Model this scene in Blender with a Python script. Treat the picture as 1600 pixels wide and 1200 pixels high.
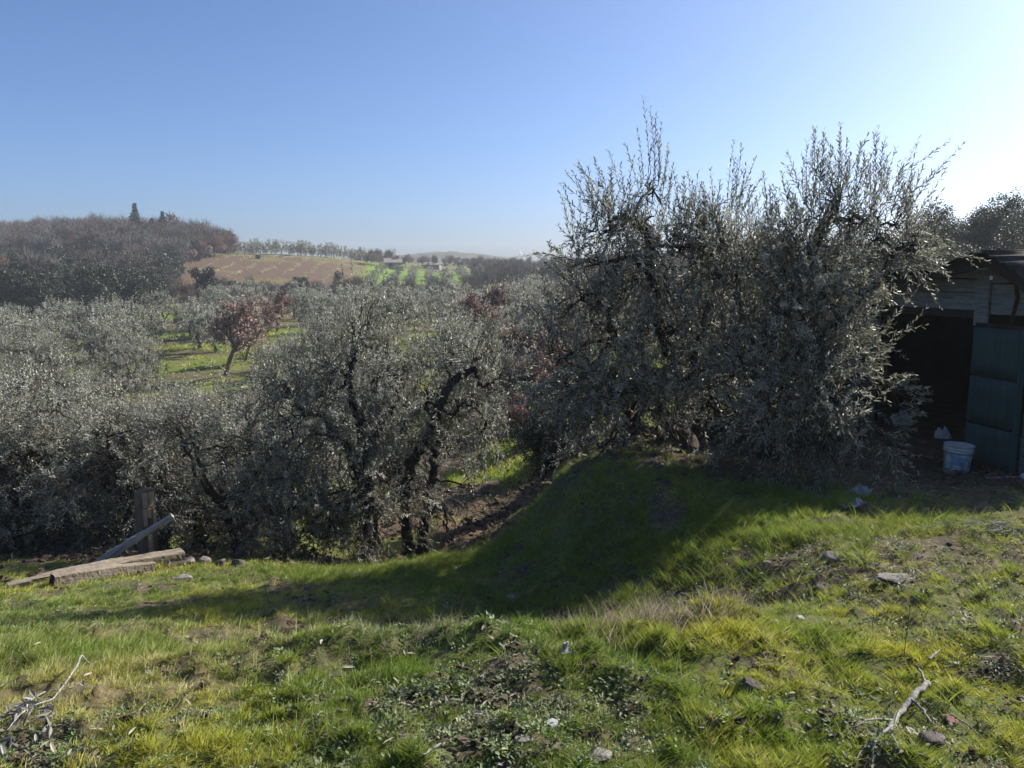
import bpy, math, random
import numpy as np
from mathutils import Vector, Matrix, noise as mnoise

for o in list(bpy.data.objects):
    bpy.data.objects.remove(o)
SC = bpy.context.scene
COL = SC.collection
R = math.radians

# ------------------------------------------------------------------ camera
PITCH, FPX, CAMZ = R(8.4), 1230.0, 1.65
cam_d = bpy.data.cameras.new('camera'); cam = bpy.data.objects.new('camera', cam_d); COL.objects.link(cam)
cam.location = (0, 0, CAMZ); cam.rotation_euler = (math.pi / 2 - PITCH, 0, 0)
cam_d.sensor_fit = 'HORIZONTAL'; cam_d.angle = 2 * math.atan(800 / FPX)
cam_d.clip_start = 0.05; cam_d.clip_end = 4000
SC.camera = cam

# ------------------------------------------------------------------ sky, sun, exposure
SUN_AZ, SUN_EL = R(60), R(34)                       # azimuth from +Y towards +X
world = bpy.data.worlds.new('World'); SC.world = world; world.use_nodes = True
wn = world.node_tree; wn.nodes.clear()
sky = wn.nodes.new('ShaderNodeTexSky'); sky.sky_type = 'NISHITA'; sky.sun_disc = False
sky.sun_elevation = SUN_EL; sky.sun_rotation = SUN_AZ
sky.altitude = 300; sky.air_density = 0.70; sky.dust_density = 2.5; sky.ozone_density = 7.5
bg = wn.nodes.new('ShaderNodeBackground'); bg.inputs['Strength'].default_value = 0.086
wo = wn.nodes.new('ShaderNodeOutputWorld')
wn.links.new(sky.outputs[0], bg.inputs[0]); wn.links.new(bg.outputs[0], wo.inputs[0])

sun_d = bpy.data.lights.new('sun', 'SUN'); sun_d.energy = 5.0; sun_d.angle = R(0.53); sun_d.color = (1.0, 0.93, 0.82)
sun = bpy.data.objects.new('sun', sun_d); COL.objects.link(sun)
sdir = Vector((math.sin(SUN_AZ) * math.cos(SUN_EL), math.cos(SUN_AZ) * math.cos(SUN_EL), math.sin(SUN_EL)))
sun.rotation_euler = sdir.to_track_quat('Z', 'Y').to_euler(); sun.location = (30, 20, 40)
sun['kind'] = 'helper'

vs = SC.view_settings
vs.view_transform = 'Standard'; vs.look = 'None'; vs.exposure = 1.05; vs.gamma = 1.0; vs.use_curve_mapping = False
SC.render.engine = 'CYCLES'
SC.cycles.use_denoising = True
try:
    SC.cycles.denoiser = 'OPENIMAGEDENOISE'; SC.cycles.denoising_input_passes = 'RGB_ALBEDO_NORMAL'
except Exception:
    pass
SC.cycles.max_bounces = 6; SC.cycles.diffuse_bounces = 2; SC.cycles.glossy_bounces = 2
SC.cycles.transmission_bounces = 4; SC.cycles.transparent_max_bounces = 6; SC.cycles.volume_bounces = 0
SC.cycles.caustics_reflective = False; SC.cycles.caustics_refractive = False

# ------------------------------------------------------------------ general helpers
CP, SP = math.cos(PITCH), math.sin(PITCH)
def G(u, v, Y):
    """the point of the place that lies at ground distance Y in the direction of photo pixel (u, v)"""
    a, b = (u - 800) / FPX, (600 - v) / FPX
    dx, dy, dz = a, CP + b * SP, -SP + b * CP
    s = Y / dy
    return np.array([dx * s, Y, CAMZ + dz * s])

def hash2(ix, iy, seed):
    h = (ix.astype(np.int64) * 374761393 + iy.astype(np.int64) * 668265263 + seed * 2246822519) & 0xffffffff
    h = ((h ^ (h >> 13)) * 1274126177) & 0xffffffff
    return ((h ^ (h >> 16)) & 0xffffff) / float(0xffffff)
def vnoise(x, y, seed=0):
    ix, iy = np.floor(x), np.floor(y); fx, fy = x - ix, y - iy
    fx = fx * fx * (3 - 2 * fx); fy = fy * fy * (3 - 2 * fy)
    a = hash2(ix, iy, seed); b = hash2(ix + 1, iy, seed); c = hash2(ix, iy + 1, seed); d = hash2(ix + 1, iy + 1, seed)
    return (a + (b - a) * fx) * (1 - fy) + (c + (d - c) * fx) * fy
def fbm(x, y, seed=0, oct=4):
    t, amp, s = 0, .5, 0
    for k in range(oct):
        t = t + amp * vnoise(x * 2 ** k, y * 2 ** k, seed + k * 17); s += amp; amp *= .5
    return t / s
def sstep(a, b, x):
    t = np.clip((x - a) / (b - a), 0, 1); return t * t * (3 - 2 * t)

def mesh_from(name, V, F4=None, F3=None, mats=(), m4=None, m3=None, smooth=False):
    V = np.asarray(V, np.float32).reshape(-1, 3)
    F4 = np.zeros((0, 4), np.int32) if F4 is None or len(F4) == 0 else np.asarray(F4, np.int32).reshape(-1, 4)
    F3 = np.zeros((0, 3), np.int32) if F3 is None or len(F3) == 0 else np.asarray(F3, np.int32).reshape(-1, 3)
    me = bpy.data.meshes.new(name)
    n4, n3 = len(F4), len(F3)
    me.vertices.add(len(V)); me.vertices.foreach_set('co', V.ravel())
    me.loops.add(n4 * 4 + n3 * 3)
    me.loops.foreach_set('vertex_index', np.concatenate([F4.ravel(), F3.ravel()]).astype(np.int32))
    me.polygons.add(n4 + n3)
    st = np.concatenate([np.arange(n4) * 4, n4 * 4 + np.arange(n3) * 3]).astype(np.int32)
    me.polygons.foreach_set('loop_start', st)
    try:
        me.polygons.foreach_set('loop_total', np.concatenate([np.full(n4, 4), np.full(n3, 3)]).astype(np.int32))
    except Exception:
        pass
    for m in mats: me.materials.append(m)
    if m4 is not None or m3 is not None:
        a = np.zeros(n4, np.int32) if m4 is None else np.asarray(m4, np.int32)
        b = np.zeros(n3, np.int32) if m3 is None else np.asarray(m3, np.int32)
        me.polygons.foreach_set('material_index', np.concatenate([a, b]))
    me.polygons.foreach_set('use_smooth', np.full(n4 + n3, smooth))
    me.update(calc_edges=True); me.validate()
    return me

class MB:
    """collects pieces of one mesh"""
    def __init__(s): s.v, s.f4, s.f3, s.m4, s.m3, s.n = [], [], [], [], [], 0
    def add(s, V, F4=None, F3=None, m=0):
        V = np.asarray(V, float).reshape(-1, 3)
        if F4 is not None and len(F4):
            F4 = np.asarray(F4) + s.n; s.f4.append(F4); s.m4.append(np.full(len(F4), m))
        if F3 is not None and len(F3):
            F3 = np.asarray(F3) + s.n; s.f3.append(F3); s.m3.append(np.full(len(F3), m))
        s.v.append(V); s.n += len(V)
    def box(s, lo, hi, m=0, fn=None):
        x0, y0, z0 = lo; x1, y1, z1 = hi
        V = np.array([[x0,y0,z0],[x1,y0,z0],[x1,y1,z0],[x0,y1,z0],[x0,y0,z1],[x1,y0,z1],[x1,y1,z1],[x0,y1,z1]], float)
        if fn is not None: V = fn(V)
        s.add(V, [[0,3,2,1],[4,5,6,7],[0,1,5,4],[1,2,6,5],[2,3,7,6],[3,0,4,7]], None, m)
    def tube(s, P, r, n=6, m=0, cap=True):
        P = np.asarray(P, float); k = len(P)
        r = np.broadcast_to(np.asarray(r, float), (k,))
        T = np.gradient(P, axis=0); T /= np.linalg.norm(T, axis=1)[:, None] + 1e-9
        ref = np.array([0, 0, 1.]) if abs(T[:, 2]).mean() < .8 else np.array([1., 0, 0])
        A = np.cross(T, ref); A /= np.linalg.norm(A, axis=1)[:, None] + 1e-9
        B = np.cross(T, A)
        an = np.arange(n) * 2 * math.pi / n
        V = P[:, None] + r[:, None, None] * (np.cos(an)[None, :, None] * A[:, None] + np.sin(an)[None, :, None] * B[:, None])
        i = np.arange(k - 1)[:, None] * n; j = np.arange(n)[None]
        j2 = (j + 1) % n
        F = np.stack([i + j, i + j2, i + n + j2, i + n + j], -1).reshape(-1, 4)
        F3 = []
        V = V.reshape(-1, 3)
        if cap:
            c0, c1 = len(V), len(V) + 1
            V = np.vstack([V, P[0], P[-1]])
            F3 = [[c0, (q + 1) % n, q] for q in range(n)] + [[c1, (k - 1) * n + q, (k - 1) * n + (q + 1) % n] for q in range(n)]
        s.add(V, F, F3, m)
    def mesh(s, name, mats, smooth=False):
        c = lambda L, w: np.concatenate(L) if L else None
        return mesh_from(name, np.concatenate(s.v), c(s.f4, 4), c(s.f3, 3), mats, c(s.m4, 0), c(s.m3, 0), smooth)

def tag(o, label=None, cat=None, group=None, kind=None):
    if label: o['label'] = label
    if cat: o['category'] = cat
    if group: o['group'] = group
    if kind: o['kind'] = kind
    return o
def obj(name, me, parent=None, loc=None, rot=None, link=True):
    o = bpy.data.objects.new(name, me)
    if link: COL.objects.link(o)
    if parent: o.parent = parent
    if loc is not None: o.location = loc
    if rot is not None: o.rotation_euler = rot
    return o
def empty(name, loc=(0, 0, 0), rz=0):
    o = bpy.data.objects.new(name, None); COL.objects.link(o)
    o.empty_display_size = .2; o.location = loc; o.rotation_euler = (0, 0, rz); return o
def copy_tree(root, loc, rz=0, s=1.0):
    r = root.copy(); COL.objects.link(r); r.location = loc; r.rotation_euler = (0, 0, rz); r.scale = (s, s, s)
    for ch in list(PARTS.get(root.name, [])):
        c = ch.copy(); COL.objects.link(c); c.parent = r
        for g in ch.children:
            if g.name in bpy.data.objects and g.parent == ch:
                d = g.copy(); COL.objects.link(d); d.parent = c
    return r
PARTS = {}

# ------------------------------------------------------------------ materials
def mat(name):
    m = bpy.data.materials.new(name); m.use_nodes = True; nt = m.node_tree; nt.nodes.clear()
    out = nt.nodes.new('ShaderNodeOutputMaterial'); return m, nt, out
def nd(nt, t, **kw):
    n = nt.nodes.new('ShaderNode' + t)
    for k, v in kw.items():
        if k in n.inputs.keys() if isinstance(k, str) else False: n.inputs[k].default_value = v
        else: setattr(n, k, v)
    return n
def noise_tex(nt, scale, detail=4, rough=.55, vec=None):
    n = nt.nodes.new('ShaderNodeTexNoise'); n.inputs['Scale'].default_value = scale
    n.inputs['Detail'].default_value = detail; n.inputs['Roughness'].default_value = rough
    if vec is not None: nt.links.new(vec, n.inputs['Vector'])
    return n
def ramp(nt, fac, stops):
    r = nt.nodes.new('ShaderNodeValToRGB'); e = r.color_ramp.elements
    while len(e) < len(stops): e.new(.5)
    for k, (p, c) in enumerate(stops):
        e[k].position = p; e[k].color = (*c, 1) if len(c) == 3 else c
    nt.links.new(fac, r.inputs[0]); return r
def mix(nt, fac, a, b, mode='MIX'):
    m = nt.nodes.new('ShaderNodeMix'); m.data_type = 'RGBA'; m.blend_type = mode
    for s, v in ((m.inputs[0], fac), (m.inputs[6], a), (m.inputs[7], b)):
        if hasattr(v, 'is_output') or isinstance(v, bpy.types.NodeSocket): nt.links.new(v, s)
        elif isinstance(v, (int, float)): s.default_value = v
        else: s.default_value = (*v, 1)
    return m.outputs[2]
def coords(nt, scale=None, kind='Object'):
    t = nt.nodes.new('ShaderNodeTexCoord')
    if scale is None: return t.outputs[kind]
    mp = nt.nodes.new('ShaderNodeMapping'); mp.inputs['Scale'].default_value = scale
    nt.links.new(t.outputs[kind], mp.inputs[0]); return mp.outputs[0]
def principled(nt, out, color, rough=.8, spec=.3, bump=None, bstr=.3, bdist=.02, metal=0):
    p = nt.nodes.new('ShaderNodeBsdfPrincipled')
    if isinstance(color, bpy.types.NodeSocket): nt.links.new(color, p.inputs['Base Color'])
    else: p.inputs['Base Color'].default_value = (*color, 1)
    if isinstance(rough, bpy.types.NodeSocket): nt.links.new(rough, p.inputs['Roughness'])
    else: p.inputs['Roughness'].default_value = rough
    p.inputs['Specular IOR Level'].default_value = spec; p.inputs['Metallic'].default_value = metal
    if bump is not None:
        b = nt.nodes.new('ShaderNodeBump'); b.inputs['Strength'].default_value = bstr; b.inputs['Distance'].default_value = bdist
        nt.links.new(bump, b.inputs['Height']); nt.links.new(b.outputs[0], p.inputs['Normal'])
    nt.links.new(p.outputs[0], out.inputs[0]); return p

def simple(name, stops, scale=6, rough=.85, spec=.25, vscale=None, bstr=.4, bdist=.01, detail=6, fine=3.0):
    m, nt, out = mat(name)
    c = coords(nt, vscale)
    n = noise_tex(nt, scale, detail, .6, c); n2 = noise_tex(nt, scale * fine, 5, .65, c)
    r = ramp(nt, n.outputs[0], stops)
    col = mix(nt, .6, r.outputs[0], n2.outputs[0], 'OVERLAY')
    principled(nt, out, col, rough, spec, n2.outputs[0], bstr, bdist)
    return m

def leaf_mat(name, top, under, var=.35, rough=.38, spec=.5, trans=.3, tint_var=None, hue=None):
    """a two-sided leaf: dark glossy upper side, paler underside, some light passing through"""
    m, nt, out = mat(name)
    g = nt.nodes.new('ShaderNodeNewGeometry')
    rnd = g.outputs['Random Per Island']
    c = mix(nt, g.outputs['Backfacing'], top, under)
    r = ramp(nt, rnd, [(0, (1 - var,) * 3), (1, (1 + var,) * 3)])
    r.color_ramp.elements[1].color = (1, 1, 1, 1); r.color_ramp.elements[0].color = (1 - var,) * 3 + (1,)
    c = mix(nt, 1.0, c, r.outputs[0], 'MULTIPLY')
    if hue is not None:
        n = noise_tex(nt, 1.3, 2, .5, coords(nt))
        rr = ramp(nt, n.outputs[0], [(.35, (0, 0, 0)), (.7, (1, 1, 1))])
        c = mix(nt, rr.outputs[0], c, mix(nt, 1.0, c, hue, 'MULTIPLY'))
    p = nt.nodes.new('ShaderNodeBsdfPrincipled'); nt.links.new(c, p.inputs['Base Color'])
    p.inputs['Roughness'].default_value = rough; p.inputs['Specular IOR Level'].default_value = spec
    t = nt.nodes.new('ShaderNodeBsdfTranslucent'); nt.links.new(c, t.inputs[0])
    mx = nt.nodes.new('ShaderNodeMixShader'); mx.inputs[0].default_value = trans
    nt.links.new(p.outputs[0], mx.inputs[1]); nt.links.new(t.outputs[0], mx.inputs[2]); nt.links.new(mx.outputs[0], out.inputs[0])
    return m

def tint_mat(name, trans=.45, rough=.5, spec=.35):
    """blades and small plants whose colour comes from each plant's own tint"""
    m, nt, out = mat(name)
    a = nt.nodes.new('ShaderNodeAttribute'); a.attribute_type = 'INSTANCER'; a.attribute_name = 'tint'
    g = nt.nodes.new('ShaderNodeNewGeometry')
    r = ramp(nt, g.outputs['Random Per Island'], [(0, (.62, .62, .62)), (1, (1, 1, 1))])
    c = mix(nt, 1.0, a.outputs['Color'], r.outputs[0], 'MULTIPLY')
    p = nt.nodes.new('ShaderNodeBsdfPrincipled'); nt.links.new(c, p.inputs['Base Color'])
    p.inputs['Roughness'].default_value = rough; p.inputs['Specular IOR Level'].default_value = spec
    t = nt.nodes.new('ShaderNodeBsdfTranslucent'); nt.links.new(c, t.inputs[0])
    mx = nt.nodes.new('ShaderNodeMixShader'); mx.inputs[0].default_value = trans
    nt.links.new(p.outputs[0], mx.inputs[1]); nt.links.new(t.outputs[0], mx.inputs[2]); nt.links.new(mx.outputs[0], out.inputs[0])
    return m

M = {}
M['olive_leaf'] = leaf_mat('olive_leaf', (.165, .168, .11), (.50, .50, .42), .5, .40, .6, .45)
M['olive_far'] = leaf_mat('olive_leaf_valley', (.20, .208, .145), (.46, .46, .39), .4, .5, .4, .45)
M['olive_near'] = leaf_mat('olive_leaf_grove', (.205, .21, .145), (.50, .50, .42), .45, .48, .45, .48)
M['oak_leaf'] = leaf_mat('dry_oak_leaf', (.42, .28, .225), (.46, .34, .28), .4, .55, .3, .4)
M['rust_leaf'] = leaf_mat('rust_leaf', (.24, .13, .105), (.28, .18, .15), .4, .55, .3, .4)
M['holm_leaf'] = leaf_mat('holm_leaf', (.022, .036, .018), (.05, .065, .04), .5, .45, .4, .2)
M['wood_leaf'] = leaf_mat('mixed_wood_leaf', (.045, .058, .032), (.08, .09, .06), .5, .5, .3, .25)
M['conifer'] = leaf_mat('conifer_needle', (.022, .034, .022), (.03, .045, .03), .4, .6, .2, .15)
M['twig'] = simple('grey_brown_twig', [(.3, (.13, .095, .075)), (.7, (.23, .18, .15))], 4, .9, .1)
M['twig_far'] = simple('winter_twig', [(.3, (.085, .068, .056)), (.7, (.15, .118, .098))], .6, .95, .1)
M['twig_rust'] = simple('rusty_winter_twig', [(.3, (.14, .085, .065)), (.7, (.23, .14, .105))], .6, .95, .1)
M['twig_grey'] = simple('grey_winter_twig', [(.3, (.085, .08, .074)), (.7, (.165, .155, .145))], .6, .95, .1)
M['bark'] = simple('olive_bark', [(.3, (.022, .018, .015)), (.7, (.075, .062, .05))], 9, .95, .15, (1, 1, .35), .9, .02)
M['bark_pale'] = simple('grey_bark', [(.3, (.06, .05, .042)), (.7, (.15, .13, .11))], 9, .95, .15, (1, 1, .35), .8, .02)
M['blade'] = tint_mat('grass_blade', .45, .45, .4)
M['weed'] = tint_mat('weed_leaf', .3, .55, .3)
M['litter'] = tint_mat('leaf_litter', .2, .75, .15)
M['old_wood'] = simple('weathered_timber', [(.25, (.11, .09, .066)), (.5, (.21, .178, .138)), (.8, (.31, .275, .225))], 5, .9, .15, (1, 12, 12), .8, .012)
M['grey_wood'] = simple('silver_grey_wood', [(.25, (.13, .12, .11)), (.5, (.27, .26, .25)), (.8, (.42, .41, .4))], 5, .9, .15, (1, 14, 14), .9, .012)
M['post_wood'] = simple('dark_post_timber', [(.25, (.075, .052, .036)), (.55, (.18, .13, .095)), (.8, (.30, .225, .165))], 5, .9, .15, (12, 12, 1), .9, .015)
M['split_wood'] = simple('split_raw_wood', [(.3, (.30, .22, .145)), (.7, (.50, .385, .27))], 6, .85, .15, (14, 14, 1), .8, .01)
M['end_grain'] = simple('black_end_grain', [(.3, (.012, .011, .01)), (.7, (.05, .045, .04))], 14, .95, .1)  # near-black base colour for the end faces of the shorter beam
M['stone'] = simple('field_stone', [(.3, (.13, .12, .105)), (.55, (.19, .175, .155)), (.8, (.28, .26, .235))], 22, .9, .2, None, .9, .012)
M['stone_pale'] = simple('pale_limestone', [(.3, (.25, .25, .255)), (.7, (.36, .36, .37))], 40, .85, .25, None, .6, .006)
M['stone_dark'] = simple('dark_earthy_stone', [(.3, (.06, .052, .045)), (.7, (.15, .13, .115))], 30, .92, .2, None, .8, .01)
M['tile'] = simple('terracotta', [(.3, (.11, .055, .045)), (.7, (.2, .105, .085))], 60, .85, .2)
M['dead_wood'] = simple('bleached_dead_wood', [(.3, (.09, .085, .078)), (.5, (.21, .20, .185)), (.72, (.40, .385, .36))], 60, .85, .2, None, .9, .004)
M['plank'] = simple('grey_blue_board', [(.25, (.085, .098, .103)), (.5, (.165, .185, .193)), (.8, (.25, .275, .28))], 4, .85, .2, (1.2, 9, 9), .6, .008)
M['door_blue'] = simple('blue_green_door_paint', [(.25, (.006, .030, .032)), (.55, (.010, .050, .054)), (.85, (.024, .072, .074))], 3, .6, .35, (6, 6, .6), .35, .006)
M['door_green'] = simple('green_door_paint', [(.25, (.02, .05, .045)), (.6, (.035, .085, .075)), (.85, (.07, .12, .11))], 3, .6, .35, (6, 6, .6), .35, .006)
M['roof_sheet'] = simple('old_roof_sheet', [(.3, (.022, .02, .018)), (.6, (.06, .055, .05)), (.85, (.13, .125, .12))], 6, .85, .25)
M['dark_wood'] = simple('dark_beam', [(.3, (.012, .010, .009)), (.7, (.04, .034, .028))], 5, .9, .15)
M['shed_inside'] = simple('shade_dark_inner_boards', [(.3, (.006, .0055, .005)), (.7, (.018, .016, .014))], 5, .95, .05)  # doorway shade put into the colour: inner boards painted nearly black
M['earth_floor'] = simple('beaten_earth', [(.3, (.05, .038, .028)), (.7, (.12, .09, .065))], 5, .95, .1)
M['white_plastic'] = simple('white_plastic', [(.3, (.42, .44, .46)), (.7, (.58, .6, .61))], 5, .4, .4, None, .1)
M['label_blue'] = simple('faded_blue_print', [(.3, (.10, .25, .38)), (.52, (.22, .40, .52)), (.66, (.62, .68, .72))], 8, .45, .4, None, .1, .004, 3)
M['label_red'] = simple('faded_red_print', [(.3, (.42, .12, .11)), (.7, (.6, .35, .33))], 20, .45, .4, None, .1)
M['sack'] = simple('white_blue_sack_plastic', [(.3, (.55, .57, .6)), (.58, (.72, .73, .75)), (.64, (.16, .2, .45)), (.7, (.62, .63, .66))], 5, .45, .4, None, .25, .01, 3)
M['sheet_plastic'] = simple('torn_plastic_sheet', [(.3, (.15, .16, .175)), (.7, (.30, .31, .33))], 6, .38, .5, None, .3, .01)
M['rust_cloth'] = simple('faded_brown_sack', [(.3, (.16, .06, .045)), (.7, (.27, .14, .10))], 7, .85, .2)
M['plaster'] = simple('far_house_plaster', [(.3, (.15, .145, .135)), (.7, (.24, .235, .22))], .8, .9, .1)
M['roof_far'] = simple('far_roof_tiles', [(.3, (.18, .15, .14)), (.7, (.3, .25, .23))], 2, .9, .1)
M['window_dark'] = simple('dark_window', [(.3, (.02, .022, .025)), (.7, (.05, .05, .055))], 3, .2, .5)

# ------------------------------------------------------------------ terrain
CTRL = [  # photo pixel u, v and the ground distance of that patch of ground
 (0,1200,2.35),(400,1200,2.38),(800,1200,2.4),(1200,1200,2.42),(1600,1200,2.45),(-500,1200,2.3),(2100,1200,2.5),
 (0,1090,3.25),(300,1080,3.15),(600,1085,2.95),(900,1080,2.95),(1250,1080,2.98),(1600,1080,3.0),
 (100,1020,4.35),(350,1032,3.75),(550,1022,3.45),(750,1012,3.42),(1000,988,3.55),(1150,985,3.6),(1350,990,3.5),(1600,985,3.55),(-500,1000,4.6),(2100,960,3.7),
 (100,975,5.5),(350,985,5.2),(600,992,4.75),(800,985,4.75),(1000,962,4.9),(1150,935,4.9),(1350,910,4.55),(1600,900,4.55),
 (0,930,7.0),(200,930,6.7),(400,935,6.5),(600,935,6.3),(800,930,6.1),(950,905,5.9),(1130,880,5.6),(1290,860,5.2),(1450,830,5.7),(1620,820,5.9),(-500,930,7.2),(2200,760,7.5),
 (0,905,8.0),(150,895,8.1),(300,885,8.3),(430,890,8.2),(570,893,7.9),(720,872,7.7),(835,835,7.2),(905,785,7.0),(1020,770,6.7),(1200,770,6.9),(1400,765,7.1),(1600,765,7.2),
 (880,735,8.0),(930,715,8.2),(1060,705,8.6),(1200,715,8.2),(1350,715,8.4),(1490,735,8.4),(1600,735,8.4),
 (60,870,10.2),(200,868,10.2),(300,868,10.6),(450,875,10.4),(583,884,10.3),(650,866,10.7),(730,825,11.5),(790,800,12.5),(840,748,14),(930,668,12.5),(1000,668,11.5),(790,850,8.6),(1300,665,12),(1600,660,12),
 (80,845,13.5),(300,840,14),(500,830,14),(680,800,13.5),(740,765,15.5),(790,715,18),(830,668,24),(-500,850,13),
 (0,790,20),(250,765,21),(500,745,21),(650,710,22),(-500,800,20),
 (0,705,29),(300,690,30),(550,665,31),(720,625,33),(840,620,32),
 (0,620,43),(300,608,43),(360,585,48),(550,590,44),(700,565,47),(850,555,48),(-500,640,40),
 (100,556,58),(280,550,56),(430,520,68),(550,535,60),(680,527,58),(820,520,62),(-400,560,56),
 (0,500,88),(200,490,92),(400,482,98),(600,478,100),(800,475,100),(-400,510,85),
 (0,462,125),(150,455,125),(290,452,130),(450,462,118),(545,456,124),(620,453,138),(740,452,140),(850,452,130),
 (0,413,175),(150,399,178),(280,405,175),(360,400,186),(450,401,190),(545,407,195),(610,426,188),(740,436,178),(850,430,190),(-400,430,170),
 (-300,392,225),(0,383,230),(150,374,235),(300,386,235),(380,398,230),(520,405,232),(640,414,240),(740,420,240),(850,421,260),
 (0,396,330),(300,398,330),(600,410,360),(850,416,360),(-500,400,300),
 (0,404,600),(600,408,600),(900,412,600),(-500,408,600),
 (1000,560,30),(1300,560,25),(1600,520,24),(1000,500,50),(1300,470,50),(1600,440,45),(2200,500,25),(2200,380,50),
 (1000,440,110),(1300,400,110),(1600,380,100),(1000,418,250),(1300,400,250),(1600,390,250),(2200,380,200),(1000,412,600),(1300,408,600),(1600,405,600),(2200,400,600),
]
OX, OY = 0.0, -3.0
cp = np.array([G(*c) for c in CTRL])
extra = np.array([[-3,-1,0.05],[0,-1,.1],[3,-1,.05],[-6,0,-.3],[6,0,.1],[-1.5,1,0.02],[1.5,1,.03],[-3.5,1.5,-.05],[3.5,1.5,.03]], float)
cp = np.vstack([cp, extra])
def polar(x, y):
    return np.arctan2(x - OX, y - OY) * 1.5, np.log(np.hypot(x - OX, y - OY))
_pt, _pr = polar(cp[:, 0], cp[:, 1])
def tpsk(d2): return np.where(d2 > 1e-12, .5 * d2 * np.log(d2 + 1e-12), 0)
n = len(cp)
# heights are solved in a compressed measure so that far relief does not swamp the near one
_rr = np.exp(_pr)
_K = tpsk((_pt[:, None] - _pt[None]) ** 2 + (_pr[:, None] - _pr[None]) ** 2) + np.eye(n) * 2e-4
_Pm = np.stack([np.ones(n), _pt, _pr], 1)
_A = np.block([[_K, _Pm], [_Pm.T, np.zeros((3, 3))]])
_w = np.linalg.solve(_A, np.concatenate([(cp[:, 2] - CAMZ) / _rr, np.zeros(3)]))
def base_h(x, y):
    x, y = np.asarray(x, float), np.asarray(y, float); sh = x.shape
    x, y = x.ravel(), y.ravel(); out = np.empty(len(x))
    for k in range(0, len(x), 20000):
        t, r = polar(x[k:k + 20000], y[k:k + 20000])
        t = np.clip(t, -1.9, 1.9)
        B = tpsk((t[:, None] - _pt[None]) ** 2 + (r[:, None] - _pr[None]) ** 2)
        out[k:k + 20000] = (B @ _w[:n] + _w[n] + _w[n + 1] * t + _w[n + 2] * r) * np.exp(r) + CAMZ
    return out.reshape(sh)
CRX = [-2.3, -1.3, -.6, 0, .6, 1.3, 2.2, 3.6]; CRY = [3.9, 3.65, 3.45, 3.42, 3.5, 3.62, 3.6, 3.5]     # crest line of the near bank
def relief(x, y):
    d = np.hypot(x, y)
    k = 1 / (1 + (d / 14) ** 2)
    h = (fbm(x * 1.1, y * 1.4, 3, 3) - .5) * .16 * k
    h += (fbm(x * 3.6 + 5, y * 5.5, 11, 3) - .5) * .15 * k * sstep(1, 3, d)
    cl = fbm(x * 9, y * 12, 23, 2)
    h += np.clip(cl - .52, 0, 1) * .16 * k
    cy = np.interp(x, CRX, CRY); h += .07 * np.exp(-((y - cy) / .22) ** 2) * sstep(-2.4, -1.2, x) * (1 - sstep(1.0, 2.0, x)) * (.4 + 1.2 * fbm(x * 2.2, y * .5, 37, 2))
    h -= .26 * np.exp(-((y - cy - .95) / .5) ** 2) * sstep(-2.4, -1.2, x) * (1 - sstep(.8, 2.0, x))
    h += (fbm(x * 1.6, y * 1.3, 39, 3) - .5) * .34 * sstep(8.5, 10.5, y) * (1 - sstep(24, 34, y))
    h += (fbm(x * .12, y * .12, 31, 3) - .5) * .8 * sstep(25, 60, d)
    return h
def ground_h(x, y):
    return base_h(x, y) + relief(np.asarray(x, float), np.asarray(y, float))
def gz(x, y): return float(ground_h(np.array([x]), np.array([y]))[0])
def on_ground(u, v, Y0):
    """where the ray through a photo pixel meets the ground, searched near distance Y0"""
    ys = np.linspace(Y0 * .72, Y0 * 1.35, 160)
    P = np.array([G(u, v, q) for q in ys]); d = P[:, 2] - ground_h(P[:, 0], P[:, 1])
    i = np.where(d <= 0)[0]
    k = i[0] if len(i) else int(np.argmin(abs(d)))
    p = P[k].copy(); p[2] = gz(p[0], p[1]); return p

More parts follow.
